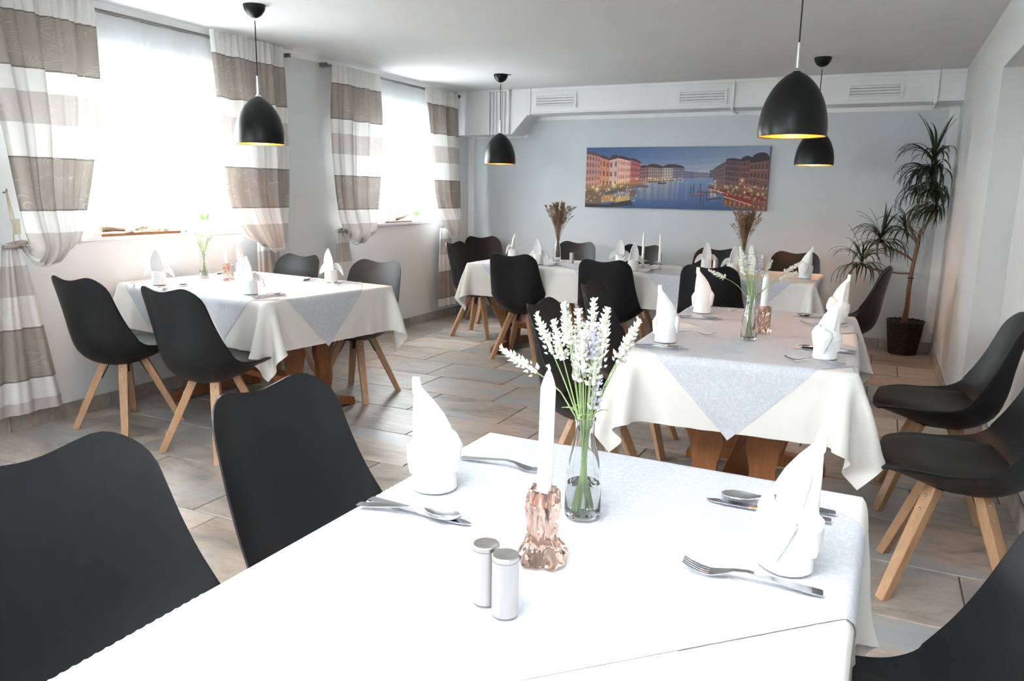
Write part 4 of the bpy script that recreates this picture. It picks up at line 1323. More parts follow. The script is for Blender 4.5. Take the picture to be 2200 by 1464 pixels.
def star_holder(x, y, z, label):
    e = empty('star_candle_holder', (x, y, ZI), 0, label, 'candle holder', 'silver star candle holders')
    MB().lathe([(0.0001, 0), (0.024, 0), (0.025, 0.003), (0.008, 0.008), (0.006, z - 0.012), (0.011, z - 0.008), (0.0125, z), (0.0105, z), (0.010, z - 0.006), (0.0001, z - 0.007)], 20).build('stem', M['steel'], e, True)
    v = []; f = []
    for k in range(10):
        a = 2 * PI * k / 10; r = 0.050 if k % 2 == 0 else 0.016
        v += [(r * math.cos(a), r * math.sin(a), z - 0.004 + (0.009 if k % 2 == 0 else 0)), (r * math.cos(a), r * math.sin(a), z - 0.007 + (0.009 if k % 2 == 0 else 0))]
    v += [(0, 0, z - 0.002), (0, 0, z - 0.009)]
    for k in range(10):
        k2 = (k + 1) % 10
        f += [(2 * k, 2 * k2, 20), (2 * k2 + 1, 2 * k + 1, 21), (2 * k, 2 * k + 1, 2 * k2 + 1, 2 * k2)]
    MB().add(v, f).build('star_tray', M['steel'], e)
for x, y, z, t in ((-1.665, 5.86, 0.055, 'left'), (-1.515, 5.80, 0.055, 'right')):
    star_holder(x, y, z, 'silver star shaped candle holder, %s one on the back table' % t)
    candle(x, y, ZI + z - 0.0065, 0.235, 0.0100, 'tall white candle, %s one of the pair on the back table' % t, (0, 0), 'candle pair on the back table')

def bottle(x, y, s, label, water=0.055, grp='glass bottle vases'):
    e = empty('glass_vase', (x, y, ZI), 0, label, 'vase', grp)
    out = [(0.0001, 0), (0.029, 0), (0.0315, 0.003), (0.032, 0.012), (0.0315, 0.05), (0.0300, 0.078), (0.0255, 0.108), (0.0190, 0.135), (0.0165, 0.150), (0.0165, 0.172), (0.0185, 0.175), (0.0185, 0.180), (0.0168, 0.181)]
    inn = [(0.0150, 0.180), (0.0146, 0.150), (0.0170, 0.134), (0.0236, 0.107), (0.0281, 0.077), (0.0296, 0.05), (0.0300, 0.014), (0.027, 0.006), (0.0001, 0.005)]
    MB().lathe([(r * s, z * s) for r, z in out + inn], 40).build('bottle', M['glass'], e, True)
    if water:
        w = water
        MB().lathe([(0.0001, 0.0056 * s), (0.0266 * s, 0.0066 * s), (0.0296 * s, 0.0144 * s), (0.0293 * s, 0.045 * s), (0.0288 * s, w * s), (0.0001, w * s)], 40).build('water', M['water'], e, True)
    return e
bottle(-0.430, 1.205, 1.0, 'clear glass bottle vase with water on the front table', 0.062)
bottle(-0.440, 3.130, 0.97, 'clear glass bottle vase on the middle table', 0.0)
bottle(-3.852, 3.530, 0.94, 'clear glass bottle vase on the window table', 0.045)
bottle(-2.455, 6.02, 1.05, 'clear glass vase of dried grass at the left of the back table', 0.0)
bottle(-0.915, 5.93, 1.05, 'clear glass vase of dried grass at the right of the back table', 0.0)

# ---- lavender: stems with flower spikes
def spike_mesh(name, seed, m, L=0.055):
    rg = random.Random(seed)
    mb = MB()
    n = 9
    for i in range(n):
        z = L * (i / (n - 1)) ** 0.95 + rg.uniform(-0.0015, 0.0015)
        rad = 0.0068 * (1 - 0.5 * i / (n - 1)) * rg.uniform(0.7, 1.25)
        c = 5
        for k in range(c):
            a = 2 * PI * k / c + i * 0.7 + rg.uniform(-0.3, 0.3)
            p = Vector((rad * math.cos(a), rad * math.sin(a), z + rg.uniform(-0.0015, 0.0015)))
            s = 0.0040 * rg.uniform(0.55, 1.35) * (1 - 0.3 * i / n)
            d = Vector((math.cos(a) * 0.8, math.sin(a) * 0.8, 0.7)).normalized()
            u = d.orthogonal().normalized(); w = d.cross(u)
            q = [p - d * s * 0.8, p + u * s * 0.8, p + w * s * 0.8, p - u * s * 0.8, p - w * s * 0.8, p + d * s * 1.5]
            mb.add(q, [(0, 2, 1), (0, 3, 2), (0, 4, 3), (0, 1, 4), (5, 1, 2), (5, 2, 3), (5, 3, 4), (5, 4, 1)])
    mb.tube([(0, 0, -0.004), (0, 0, L)], 0.003, 5)
    return mb.mesh(name, m, False)
SPIKES = [spike_mesh('flower_spike', 1, M['floret']), spike_mesh('flower_spike', 2, M['floret']), spike_mesh('flower_spike', 3, M['floret2'], 0.045)]
def lavender(x, y, s, stems, label, z0=0.012):
    e = empty('lavender_bouquet', (x, y, ZI), 0, label, 'bouquet', 'lavender bouquets')
    rg = random.Random(int(abs(x * 777)))
    for i, (az, tilt, L, bend, sm) in enumerate(stems):
        # stem runs through the neck (0,0,0.165) and fans out above it
        d = Vector((math.cos(az) * math.sin(tilt), math.sin(az) * math.sin(tilt), math.cos(tilt)))
        neck = Vector((0.008 * math.cos(az), 0.008 * math.sin(az), 0.165 * s))
        foot = Vector((-0.014 * math.cos(az + 0.6), -0.014 * math.sin(az + 0.6), z0))
        out = Vector((math.cos(az), math.sin(az), 0))
        p2 = neck + d * (L * 0.55); p3 = neck + d * L + out * bend * 0.6 + Vector((0, 0, -abs(bend) * 0.35))
        pts = [foot, foot.lerp(neck, 0.5) + out * 0.002, neck, neck.lerp(p2, 0.5) , p2, p2.lerp(p3, 0.5) + Vector((0, 0, abs(bend) * 0.1)), p3]
        st = MB().tube(pts, [0.0013, 0.0014, 0.0014, 0.0013, 0.0012, 0.0011, 0.0010], 6).build('stem', M['stem'], e, True)
        dirn = (p3 - pts[-2]).normalized()
        link('flower_spike', SPIKES[sm], st, tuple(p3), tuple(dirn.to_track_quat('Z', 'Y').to_euler()), (s * 1.22,) * 3)
        if i % 3 == 1:
            # a pair of narrow leaves low on the stem
            q = neck.lerp(p2, 0.35)
            mb = MB()
            leaf_solid(mb, [q, q + out * 0.012 + Vector((0, 0, 0.006)), q + out * 0.024 + Vector((0, 0, 0.004))], [0.001, 0.0022, 0.0006], (0, 0, 1), 0.0008)
            mb.build('leaf', M['stem'], st, True)
    return e
def fan(n, seed, L0, L1, t1, violet=0.2):
    rg = random.Random(seed)
    return [(rg.uniform(0, 2 * PI), rg.uniform(0.02, t1), rg.uniform(L0, L1), rg.uniform(0, 0.01), 2 if rg.random() < violet else rg.choice((0, 1))) for _ in range(n)]
# the camera looks along (-0.42, 0.89): image right is (0.90, 0.43)
AR = math.atan2(0.4325, 0.9015)
st_front = [(AR + PI, 0.55, 0.125, 0.030, 0), (AR + PI - 0.2, 0.38, 0.140, 0.004, 0), (AR + PI + 0.5, 0.20, 0.155, 0.0, 1), (AR, 0.30, 0.135, 0.012, 0), (AR + 0.15, 0.36, 0.120, 0.006, 1),
            (AR + 1.2, 0.08, 0.150, 0.0, 0), (AR - 1.2, 0.06, 0.125, 0.0, 2), (AR + 2.2, 0.10, 0.135, 0.0, 1), (AR - 0.4, 0.12, 0.110, 0.0, 0), (AR + 3.0, 0.05, 0.095, 0.0, 2),
            (AR - 2.0, 0.14, 0.105, 0.0, 1), (AR + 0.6, 0.16, 0.140, 0.0, 1), (AR - 0.1, 0.14, 0.035, 0.0, 2), (AR + 2.7, 0.16, 0.120, 0.0, 0), (AR + 3.1, 0.28, 0.125, 0.0, 1), (AR + 0.3, 0.10, 0.125, 0.0, 0), (AR + 1.6, 0.05, 0.11, 0.0, 1), (AR - 0.8, 0.08, 0.08, 0.0, 0), (AR + 3.6, 0.10, 0.085, 0.0, 1)]
lavender(-0.430, 1.205, 1.0, st_front, 'pale lavender bouquet in the bottle on the front table')
st_mid = fan(16, 5, 0.10, 0.16, 0.30, 0.3) + [(AR, 0.75, 0.16, 0.02, 0), (AR + 0.1, 0.85, 0.13, 0.02, 0), (AR + PI, 0.75, 0.13, 0.03, 0)]
lavender(-0.440, 3.130, 0.97, st_mid, 'wide lavender bouquet in the bottle on the middle table')
lavender(-3.852, 3.530, 0.94, fan(15, 8, 0.08, 0.16, 0.38, 0.1), 'loose green lavender bouquet on the window table')

# ---- dried grass
def grass_mesh(seed):
    rg = random.Random(seed)
    mb = MB()
    bend = rg.uniform(0.6, 2.2)
    pts = [(0, 0, 0), (0.004 * bend, 0, 0.15), (0.014 * bend, 0, 0.28), (0.034 * bend, 0, 0.38), (0.052 * bend, 0, 0.425)]
    mb.tube(pts, [0.0011, 0.0011, 0.001, 0.0008, 0.0005], 5)
    for i in range(60):
        t = rg.uniform(0.48, 1.0)
        k = t * 4; a = int(min(k, 3)); p = Vector(pts[a]).lerp(Vector(pts[a + 1]), k - a)
        an = rg.uniform(0, 2 * PI); d = Vector((math.cos(an) * 0.55, math.sin(an) * 0.55, 0.8)).normalized() * rg.uniform(0.012, 0.030)
        q = p + d; w = d.orthogonal().normalized() * 0.0016
        w2 = d.cross(w).normalized() * 0.0016
        mb.add([p, p + d * 0.5 + w, q, p + d * 0.5 - w, p + d * 0.5 + w2, p + d * 0.5 - w2], [(0, 1, 4), (0, 4, 3), (0, 3, 5), (0, 5, 1), (2, 4, 1), (2, 3, 4), (2, 5, 3), (2, 1, 5)])
    return mb.mesh('grass_stalk', M['dry2'], False)
GRASS = [grass_mesh(k) for k in range(6)]
def dried(x, y, label, seed, n=64):
    e = empty('dried_grass_bouquet', (x, y, ZI), 0, label, 'bouquet', 'dried grass bouquets')
    rg = random.Random(seed)
    for i in range(n):
        az = rg.uniform(0, 2 * PI); tl = 0.03 + 0.26 * rg.random() ** 1.1
        s = rg.uniform(0.72, 1.02)
        # lean outwards but pass through the bottle neck
        zc = 0.17; d = Vector((math.cos(az) * math.sin(tl), math.sin(az) * math.sin(tl), math.cos(tl)))
        f = Vector((0.004 * math.cos(az), 0.004 * math.sin(az), zc)) - d * 0.12
        q = d.to_track_quat('Z', 'X')
        rot = q @ Euler((0, 0, rg.uniform(0, 6.28))).to_quaternion()
        link('grass_stalk', GRASS[i % 6], e, tuple(f), tuple(rot.to_euler()), (s, s, s * 1.0))
    return e
dried(-2.455, 6.02, 'tall brown dried grass bouquet before the wall left of the picture', 4)
dried(-0.915, 5.93, 'tall brown dried grass bouquet in front of the picture\'s right end', 9)

# ================================================================ CURTAINS
XC = XL + 0.085          # plane in which the heavy curtains hang
ZR = 2.275               # rail height
def curtain(edges, knot, tail, n_pleat, seed, label, side):
    """edges: rows (z, y_left, y_right) from the header down to the blouse; knot: (y, z) at the tie;
       tail: (y0, y1 at the top), (y0, y1 at the hem), z hem; side: +1 when the tie is on the +Y edge"""
    rg = random.Random(seed)
    e = empty('striped_curtain', (XC, (edges[0][1] + edges[0][2]) / 2, 0), 0, label, 'curtain', 'striped window curtains')
    ox, oy = XC, (edges[0][1] + edges[0][2]) / 2
    zs = np.array([r[0] for r in edges]); yl = np.array([r[1] for r in edges]); yr = np.array([r[2] for r in edges])
    nu, nv = 110, 62
    u = np.linspace(0, 1, nu)
    ph = [rg.uniform(0, 6.28) for _ in range(6)]
    zlist = np.linspace(edges[0][0], edges[-1][0], nv)
    P = []; UV = []
    ztop = edges[0][0]
    def pleat(uu, v):
        # tight gathers under the header relax into a few broad folds
        g = math.exp(-((v) / 0.16) ** 2)
        fine = 0.012 * np.sin(uu * 2 * PI * n_pleat * 2.3 + ph[0] + 0.6 * np.sin(uu * 9))
        broad = (0.030 * np.sin(uu * 2 * PI * n_pleat * 0.55 + ph[1] + 0.9 * np.sin(uu * 5 + ph[2])) + 0.014 * np.sin(uu * 2 * PI * n_pleat * 1.1 + ph[3] + v * 1.5))
        return fine * (0.35 + 0.65 * g) + broad * (1 - 0.75 * g)
    fz = lambda a, z: np.interp(-z, -zs, a)
    for z in zlist:
        v = (ztop - z) / (ztop - edges[-1][0])
        a, b = fz(yl, z), fz(yr, z)
        y = a + (b - a) * u + 0.006 * np.sin(u * 2 * PI * n_pleat + ph[4]) * (1 - 0.4 * v)
        x = 0.026 + 0.03 * v + pleat(u, v) * (1 - 0.25 * v)
        # fabric swells out before it turns under at the blouse
        x = x + 0.05 * math.exp(-((1 - v) / 0.12) ** 2) * np.sin(np.clip(u, 0, 1) * PI) ** 0.6
        P.append(np.stack([x, y - oy, np.full(nu, z)], -1)); UV.append(np.stack([u * 0.9, np.full(nu, ztop - z)], -1))
    last = P[-1]; z_end = edges[-1][0]
    # under-turn: from the hem line of the blouse back to the tie, sagging below it on the way
    K = np.array([0.03, knot[0] - oy, knot[1]])
    m = 16
    for i in range(1, m + 1):
        t = i / m
        far = np.abs((u - (1.0 if side > 0 else 0.0)))            # 0 at the tied edge
        sag = math.sin(PI * min(t * 1.15, 1)) * (0.035 + 0.075 * np.sin(PI * np.clip(far, 0, 1)) ** 0.8)
        kp = K[None, :] + np.stack([0.02 * np.cos(u * 40), (u - 0.5) * 0.05, 0.015 * np.sin(u * 33)], -1)
        q = last * (1 - t) + kp * t
        q = q.copy()
        q[:, 2] -= sag
        q[:, 0] += 0.035 * math.sin(PI * t) * (1 - t) + 0.008 * np.sin(u * 2 * PI * n_pleat * 1.3) * (1 - t * 0.4)
        q[:, 0] = np.maximum(q[:, 0], -0.05)
        P.append(q); UV.append(np.stack([u * 0.9, np.full(nu, ztop - z_end + 0.30 * t)], -1))
    P = np.array(P); UV = np.array(UV)
    link('panel', grid_mesh('panel', P, M['curtain'], UV), e)
    # tail below the tie
    (a0, a1), (b0, b1), zh = tail
    nv2, nu2 = 34, 60
    u2 = np.linspace(0, 1, nu2)
    Q = []; UV2 = []
    L0 = ztop - z_end + 0.553
    for i in range(nv2):
        t = i / (nv2 - 1)
        s = t ** 0.8
        y0 = a0 + (b0 - a0) * s; y1 = a1 + (b1 - a1) * s
        z = knot[1] + 0.01 - (knot[1] + 0.01 - zh) * t
        x = 0.012 + 0.016 * np.sin(u2 * 2 * PI * 3.2 + ph[5]) * (0.5 + 0.6 * t) + 0.006 * np.sin(u2 * 2 * PI * 7 + ph[1])
        x = x + 0.02 * t
        Q.append(np.stack([x, y0 + (y1 - y0) * u2 - oy, np.full(nu2, z)], -1)); UV2.append(np.stack([u2 * 0.5, np.full(nu2, L0 + (knot[1] - z))], -1))
    link('tail', grid_mesh('tail', np.array(Q), M['curtain'], np.array(UV2)), e)
    # tie band round the gathered cloth
    pts = []
    for k in range(17):
        a = 2 * PI * k / 16
        pts.append((0.018 + 0.034 * math.cos(a), knot[0] - oy + 0.052 * math.sin(a), knot[1] + 0.006 + 0.012 * math.sin(a)))
    MB().tube(pts, 0.011, 8, False).build('tie_band', M['tie'], e, True)
    return e
curtain([(2.315, 2.36, 3.03), (2.24, 2.36, 3.03), (1.9, 2.41, 3.02), (1.6, 2.46, 2.97), (1.3, 2.49, 2.89), (1.1, 2.51, 2.83), (1.0, 2.53, 2.79)],
        (2.47, 1.00), ((2.36, 2.50), (2.12, 2.645), 0.115), 6, 1, 'striped curtain at the left picture edge, tied back with a long tail', -1)
curtain([(2.315, 3.845, 4.535), (2.24, 3.845, 4.535), (1.9, 3.855, 4.53), (1.6, 3.87, 4.52), (1.3, 3.89, 4.50), (1.08, 3.95, 4.47), (0.98, 4.03, 4.44)],
        (4.39, 0.95), ((4.20, 4.40), (4.18, 4.46), 0.12), 6, 2, 'striped curtain right of the large window, behind the window table lamp', 1)
curtain([(2.29, 5.07, 5.72), (2.22, 5.07, 5.72), (1.9, 5.06, 5.71), (1.6, 5.06, 5.68), (1.3, 5.08, 5.63), (1.08, 5.11, 5.58), (0.97, 5.16, 5.53)],
        (5.15, 0.98), ((5.08, 5.21), (5.03, 5.34), 0.12), 5, 3, 'striped curtain left of the farther window, its tail behind the chair', -1)
curtain([(2.285, 6.41, 7.09), (2.21, 6.41, 7.09), (1.9, 6.44, 7.10), (1.6, 6.48, 7.11), (1.3, 6.52, 7.11), (1.08, 6.60, 7.10), (0.98, 6.68, 7.07)],
        (6.91, 0.95), ((6.74, 6.95), (6.66, 7.02), 0.15), 5, 4, 'striped curtain in the far corner with its tail down to the skirting', 1)

def rail(y0, y1, label):
    e = empty('curtain_rail', (XL, (y0 + y1) / 2, ZR), 0, label, 'curtain rail', 'curtain rails')
    w = (y1 - y0) / 2
    for dx, r in ((0.078, 0.0075), (0.042, 0.006)):
        MB().tube([(dx, -w, 0), (dx, w, 0)], r, 10).build('rod', M['rail'], e, True)
    for s in (-1, 1):
        MB().bbox((0.032, s * w - 0.012, -0.014), (0.098, s * w + 0.012, 0.014), 0.003).build('end_cap', M['rail'], e)
        MB().bbox((0.0, s * (w - 0.06) - 0.008, -0.010), (0.085, s * (w - 0.06) + 0.008, 0.010), 0.002).build('bracket', M['rail'], e)
rail(2.26, 4.60, 'double metal curtain rail over the large window')
rail(5.02, 7.13, 'double metal curtain rail over the farther window')

def sheer(y0, y1, z1, seed, label):
    nu, nv = 160, 14
    u = np.linspace(0, 1, nu); ph = seed * 1.7
    P = np.zeros((nv, nu, 3))
    for i in range(nv):
        t = i / (nv - 1)
        P[i, :, 0] = XL + 0.045 + 0.007 * np.sin(u * (y1 - y0) * 24 + ph + 0.5 * np.sin(u * 11)) * (0.5 + 0.5 * t) + 0.002 * np.sin(u * 150)
        P[i, :, 1] = y0 + (y1 - y0) * u
        P[i, :, 2] = ZR - 0.004 + (z1 - ZR) * t
    o = link('sheer_curtain', grid_mesh('sheer_curtain', P, M['sheer']))
    tag(o, label, 'curtain', 'white sheer curtains')
sheer(2.78, 4.12, 1.145, 1, 'white sheer panel across the large window')
sheer(5.46, 6.78, 1.135, 2, 'white sheer panel across the farther window')

# hook, cord and tag that hold the left curtain
e = empty('curtain_tieback', (XL, 2.50, 1.27), 0, 'cream cord with a small tag hanging from a wall hook by the left curtain', 'tieback')
MB().tube([(0.0, 0, 0), (0.025, 0, 0), (0.032, 0, 0.008), (0.030, 0, 0.018)], 0.004, 8).build('hook', M['rail'], e, True)
MB().tube([(0.028, 0, 0.012), (0.032, 0.012, -0.08), (0.045, 0.022, -0.17), (0.055, 0.03, -0.25), (0.07, 0.02, -0.29)], 0.004, 6).build('cord', M['rope'], e, True)
MB().tube([(0.028, -0.003, 0.012), (0.030, 0.002, -0.09), (0.040, 0.008, -0.18), (0.050, -0.005, -0.27)], 0.0035, 6).build('cord', M['rope'], e, True)
MB().bbox((0.040, 0.004, -0.215), (0.046, 0.044, -0.135), 0.002).build('tag', M['rope'], e)

# ================================================================ THINGS ON THE WINDOW SILLS
ZS = SILL
def blob(name, pts, r, m, label, cat, n=8, parent=None, loc=(0, 0, 0)):
    o = MB().tube(pts, r, n).build(name, m, parent, True, loc)
    if parent is None: tag(o, label, cat)
    return o
def pot_plant(x, y, m, leaves, label, R=0.045, Hp=0.075, seed=1, lh=0.09, aloe=True):
    e = empty('potted_plant', (x, y, ZS), 0, label, 'plant', 'potted plants on the sills')
    MB().lathe([(0.0001, 0), (R * 0.78, 0), (R, Hp * 0.98), (R, Hp), (R * 0.9, Hp), (R * 0.86, Hp * 0.86), (0.0001, Hp * 0.85)], 20).build('pot', m, e, True)
    MB().lathe([(0.0001, Hp * 0.875), (R * 0.85, Hp * 0.875), (0.0001, Hp * 0.88)], 16).build('soil', M['soil'], e, True)
    rg = random.Random(seed)
    for k in range(leaves):
        a = 2 * PI * k / leaves + rg.uniform(-0.3, 0.3); t = rg.uniform(0.1, 0.55); L = lh * rg.uniform(0.7, 1.15)
        b = Vector((0.012 * math.cos(a), 0.012 * math.sin(a), Hp * 0.86)); d = Vector((math.cos(a) * math.sin(t), math.sin(a) * math.sin(t), math.cos(t)))
        o = Vector((math.cos(a), math.sin(a), 0))
        mb = MB()
        leaf_solid(mb, [b, b + d * L * 0.35, b + d * L * 0.7 + o * 0.004, b + d * L + o * 0.012], [0.006, 0.010, 0.007, 0.001], tuple(o * -1 + Vector((0, 0, 0.3))), 0.003, 0.3)
        mb.build('leaf', M['green'], e, True)
    return e
pot_plant(-4.205, 2.945, M['pot'], 5, 'pale clay pot with a green shoot at the left end of the large window sill', 0.042, 0.085, 3, 0.07)
pot_plant(-4.215, 3.885, M['potw'], 8, 'white pot with upright green leaves at the right end of the large window sill', 0.048, 0.075, 5, 0.11)
pot_plant(-4.215, 6.575, M['potw'], 7, 'small white pot with aloe leaves on the farther window sill', 0.040, 0.055, 7, 0.09)
o = MB().bbox((-4.20, 3.03, ZS), (-4.115, 3.60, ZS + 0.017), 0.004).build('wooden_board', M['plank'])
tag(o, 'brown wooden board along the large window sill', 'board')
zb = ZS + 0.0172
blob('driftwood_log', [(-4.155, 3.055, zb + 0.024), (-4.157, 3.085, zb + 0.026), (-4.16, 3.13, zb + 0.022), (-4.16, 3.19, zb + 0.018), (-4.158, 3.24, zb + 0.012), (-4.16, 3.27, zb + 0.008)], [0.014, 0.022, 0.016, 0.014, 0.010, 0.006], M['drift'], 'gnarled driftwood piece at the left end of the sill board', 'driftwood', 10)
blob('driftwood_spike', [(-4.155, 3.262, zb + 0.001), (-4.155, 3.264, zb + 0.03), (-4.157, 3.270, zb + 0.08), (-4.158, 3.266, zb + 0.118)], [0.016, 0.015, 0.012, 0.005], M['stone'], 'pale upright shell standing on the sill board', 'shell', 10)
blob('sea_shell', [(-4.135, 3.235, zb), (-4.136, 3.235, zb + 0.012), (-4.14, 3.236, zb + 0.03), (-4.142, 3.236, zb + 0.036)], [0.024, 0.026, 0.014, 0.003], M['stone'], 'white cone shell on the sill board beside the driftwood', 'shell', 12)
for k, (yy, zz) in enumerate(((3.31, 0.012), (3.345, 0.010))):
    blob('driftwood_chip', [(-4.15, yy - 0.02, zb + zz), (-4.152, yy, zb + zz + 0.006), (-4.155, yy + 0.02, zb + zz + 0.012), (-4.155, yy + 0.04, zb + zz + 0.022)], [0.008, 0.011, 0.010, 0.004], M['drift'], ('left', 'right')[k] + ' small driftwood chip on the sill board', 'driftwood')
blob('ceramic_bird', [(-4.155, 3.455, zb), (-4.155, 3.455, zb + 0.018), (-4.156, 3.452, zb + 0.05), (-4.158, 3.446, zb + 0.078), (-4.16, 3.437, zb + 0.098), (-4.162, 3.42, zb + 0.104)], [0.016, 0.021, 0.022, 0.015, 0.013, 0.003], M['stone'], 'pale bird figure on the sill board', 'figurine', 12)
blob('round_pebble', [(-4.135, 3.50, zb), (-4.135, 3.50, zb + 0.012), (-4.136, 3.50, zb + 0.028), (-4.137, 3.50, zb + 0.034)], [0.014, 0.021, 0.016, 0.003], M['stone'], 'round white pebble near the right end of the sill board', 'stone', 12)
blob('twig', [(-4.14, 3.515, zb + 0.034), (-4.145, 3.535, zb + 0.07), (-4.15, 3.552, zb + 0.11)], [0.003, 0.0025, 0.002], M['drift'], 'thin twig sticking up at the right of the sill board', 'twig', 6)
rgt = random.Random(4)
pts = []
for k in range(60):
    a = k * 0.9
    pts.append((-4.118 + 0.012 * math.sin(a * 1.3), 3.36 + 0.055 * math.cos(a) + 0.02 * rgt.uniform(-1, 1), zb + 0.010 + 0.008 * math.sin(a * 2.1)))
o = MB().tube(pts, 0.0012, 5).build('twine', M['rope'], None, True)
tag(o, 'loose tangle of pale twine on the sill board', 'twine')
blob('spiral_shell', [(-4.15, 3.655, ZS), (-4.15, 3.655, ZS + 0.012), (-4.15, 3.655, ZS + 0.026), (-4.15, 3.655, ZS + 0.042)], [0.020, 0.022, 0.013, 0.002], M['blueshell'], 'blue grey spiral shell on the sill right of the board', 'shell', 14)
blob('blue_bud', [(-4.16, 3.80, ZS), (-4.16, 3.80, ZS + 0.02), (-4.16, 3.80, ZS + 0.04), (-4.16, 3.80, ZS + 0.05)], [0.016, 0.022, 0.017, 0.004], M['blueshell'], 'small blue grey ball behind the window table bouquet', 'ornament', 14)
blob('glass_stick', [(-4.22, 3.12, ZS), (-4.22, 3.12, ZS + 0.06), (-4.22, 3.121, ZS + 0.115)], [0.004, 0.004, 0.003], M['blueshell'], 'thin blue stick behind the driftwood on the large sill', 'ornament', 8)
# farther window
o = MB().bbox((-4.20, 5.90, ZS), (-4.12, 6.36, ZS + 0.014), 0.004).build('slate_board', M['drift'])
tag(o, 'dark flat board on the farther window sill', 'board')
zb = ZS + 0.0142
e = empty('flower_figure', (-4.16, 6.02, zb), 0, 'brown dried flower on a bent wire on the farther sill', 'figurine')
MB().tube([(0, 0.02, 0), (0.002, 0.025, 0.04), (0, 0.005, 0.09), (0, 0.0, 0.10)], 0.003, 6).build('wire', M['rail'], e, True)
for k in range(7):
    a = 2 * PI * k / 7
    mb = MB()
    c = Vector((0.006, 0, 0.105)); d = Vector((0.1, math.cos(a), math.sin(a))).normalized()
    leaf_solid(mb, [c, c + d * 0.014, c + d * 0.028], [0.004, 0.010, 0.003], (1, 0, 0), 0.003)
    mb.build('petal', M['brown_fig'], e, True)
blob('driftwood_branch', [(-4.15, 6.09, zb + 0.018), (-4.155, 6.17, zb + 0.022), (-4.16, 6.27, zb + 0.034), (-4.16, 6.38, zb + 0.062)], [0.020, 0.018, 0.012, 0.004], M['drift'], 'curved driftwood branch on the farther sill board', 'driftwood', 8)
blob('white_shell', [(-4.14, 5.96, zb), (-4.14, 5.96, zb + 0.016), (-4.14, 5.962, zb + 0.05)], [0.018, 0.02, 0.004], M['stone'], 'white shell at the left end of the farther sill board', 'shell', 10)

# shrubs outdoors below the large window
def shrub(x, y, z, rx, ry, rz, seed, label):
    rg = random.Random(seed)
    e = empty('garden_shrub', (x, y, -0.45), 0, label, 'shrub', 'garden shrubs outside the window')
    mb = MB()
    for i in range(700):
        a, b = rg.uniform(0, 2 * PI), math.acos(rg.uniform(-1, 1)); q = rg.uniform(0.75, 1.0)
        p = Vector((rx * q * math.sin(b) * math.cos(a), ry * q * math.sin(b) * math.sin(a), z + 0.45 + rz * q * math.cos(b)))
        d = Vector((rg.uniform(-1, 1), rg.uniform(-1, 1), rg.uniform(-0.5, 1))).normalized() * 0.045
        w = d.orthogonal().normalized() * 0.022
        mb.add([p, p + d * 0.5 + w, p + d, p + d * 0.5 - w], [(0, 1, 2, 3)])
    f = link('foliage', mb.mesh('foliage', M['green'], False), e); f['kind'] = 'stuff'
    MB().tube([(0, 0, 0), (0.02, 0.01, (z + 0.45) * 0.5), (0, 0, z + 0.45)], [0.03, 0.025, 0.015], 8).build('stem', M['drift'], e, True)
shrub(-5.25, 4.15, 0.75, 0.22, 0.16, 0.36, 1, 'green shrub outside seen low in the large window, left one')
shrub(-5.35, 4.62, 0.80, 0.25, 0.18, 0.36, 2, 'green shrub outside seen low in the large window, right one')

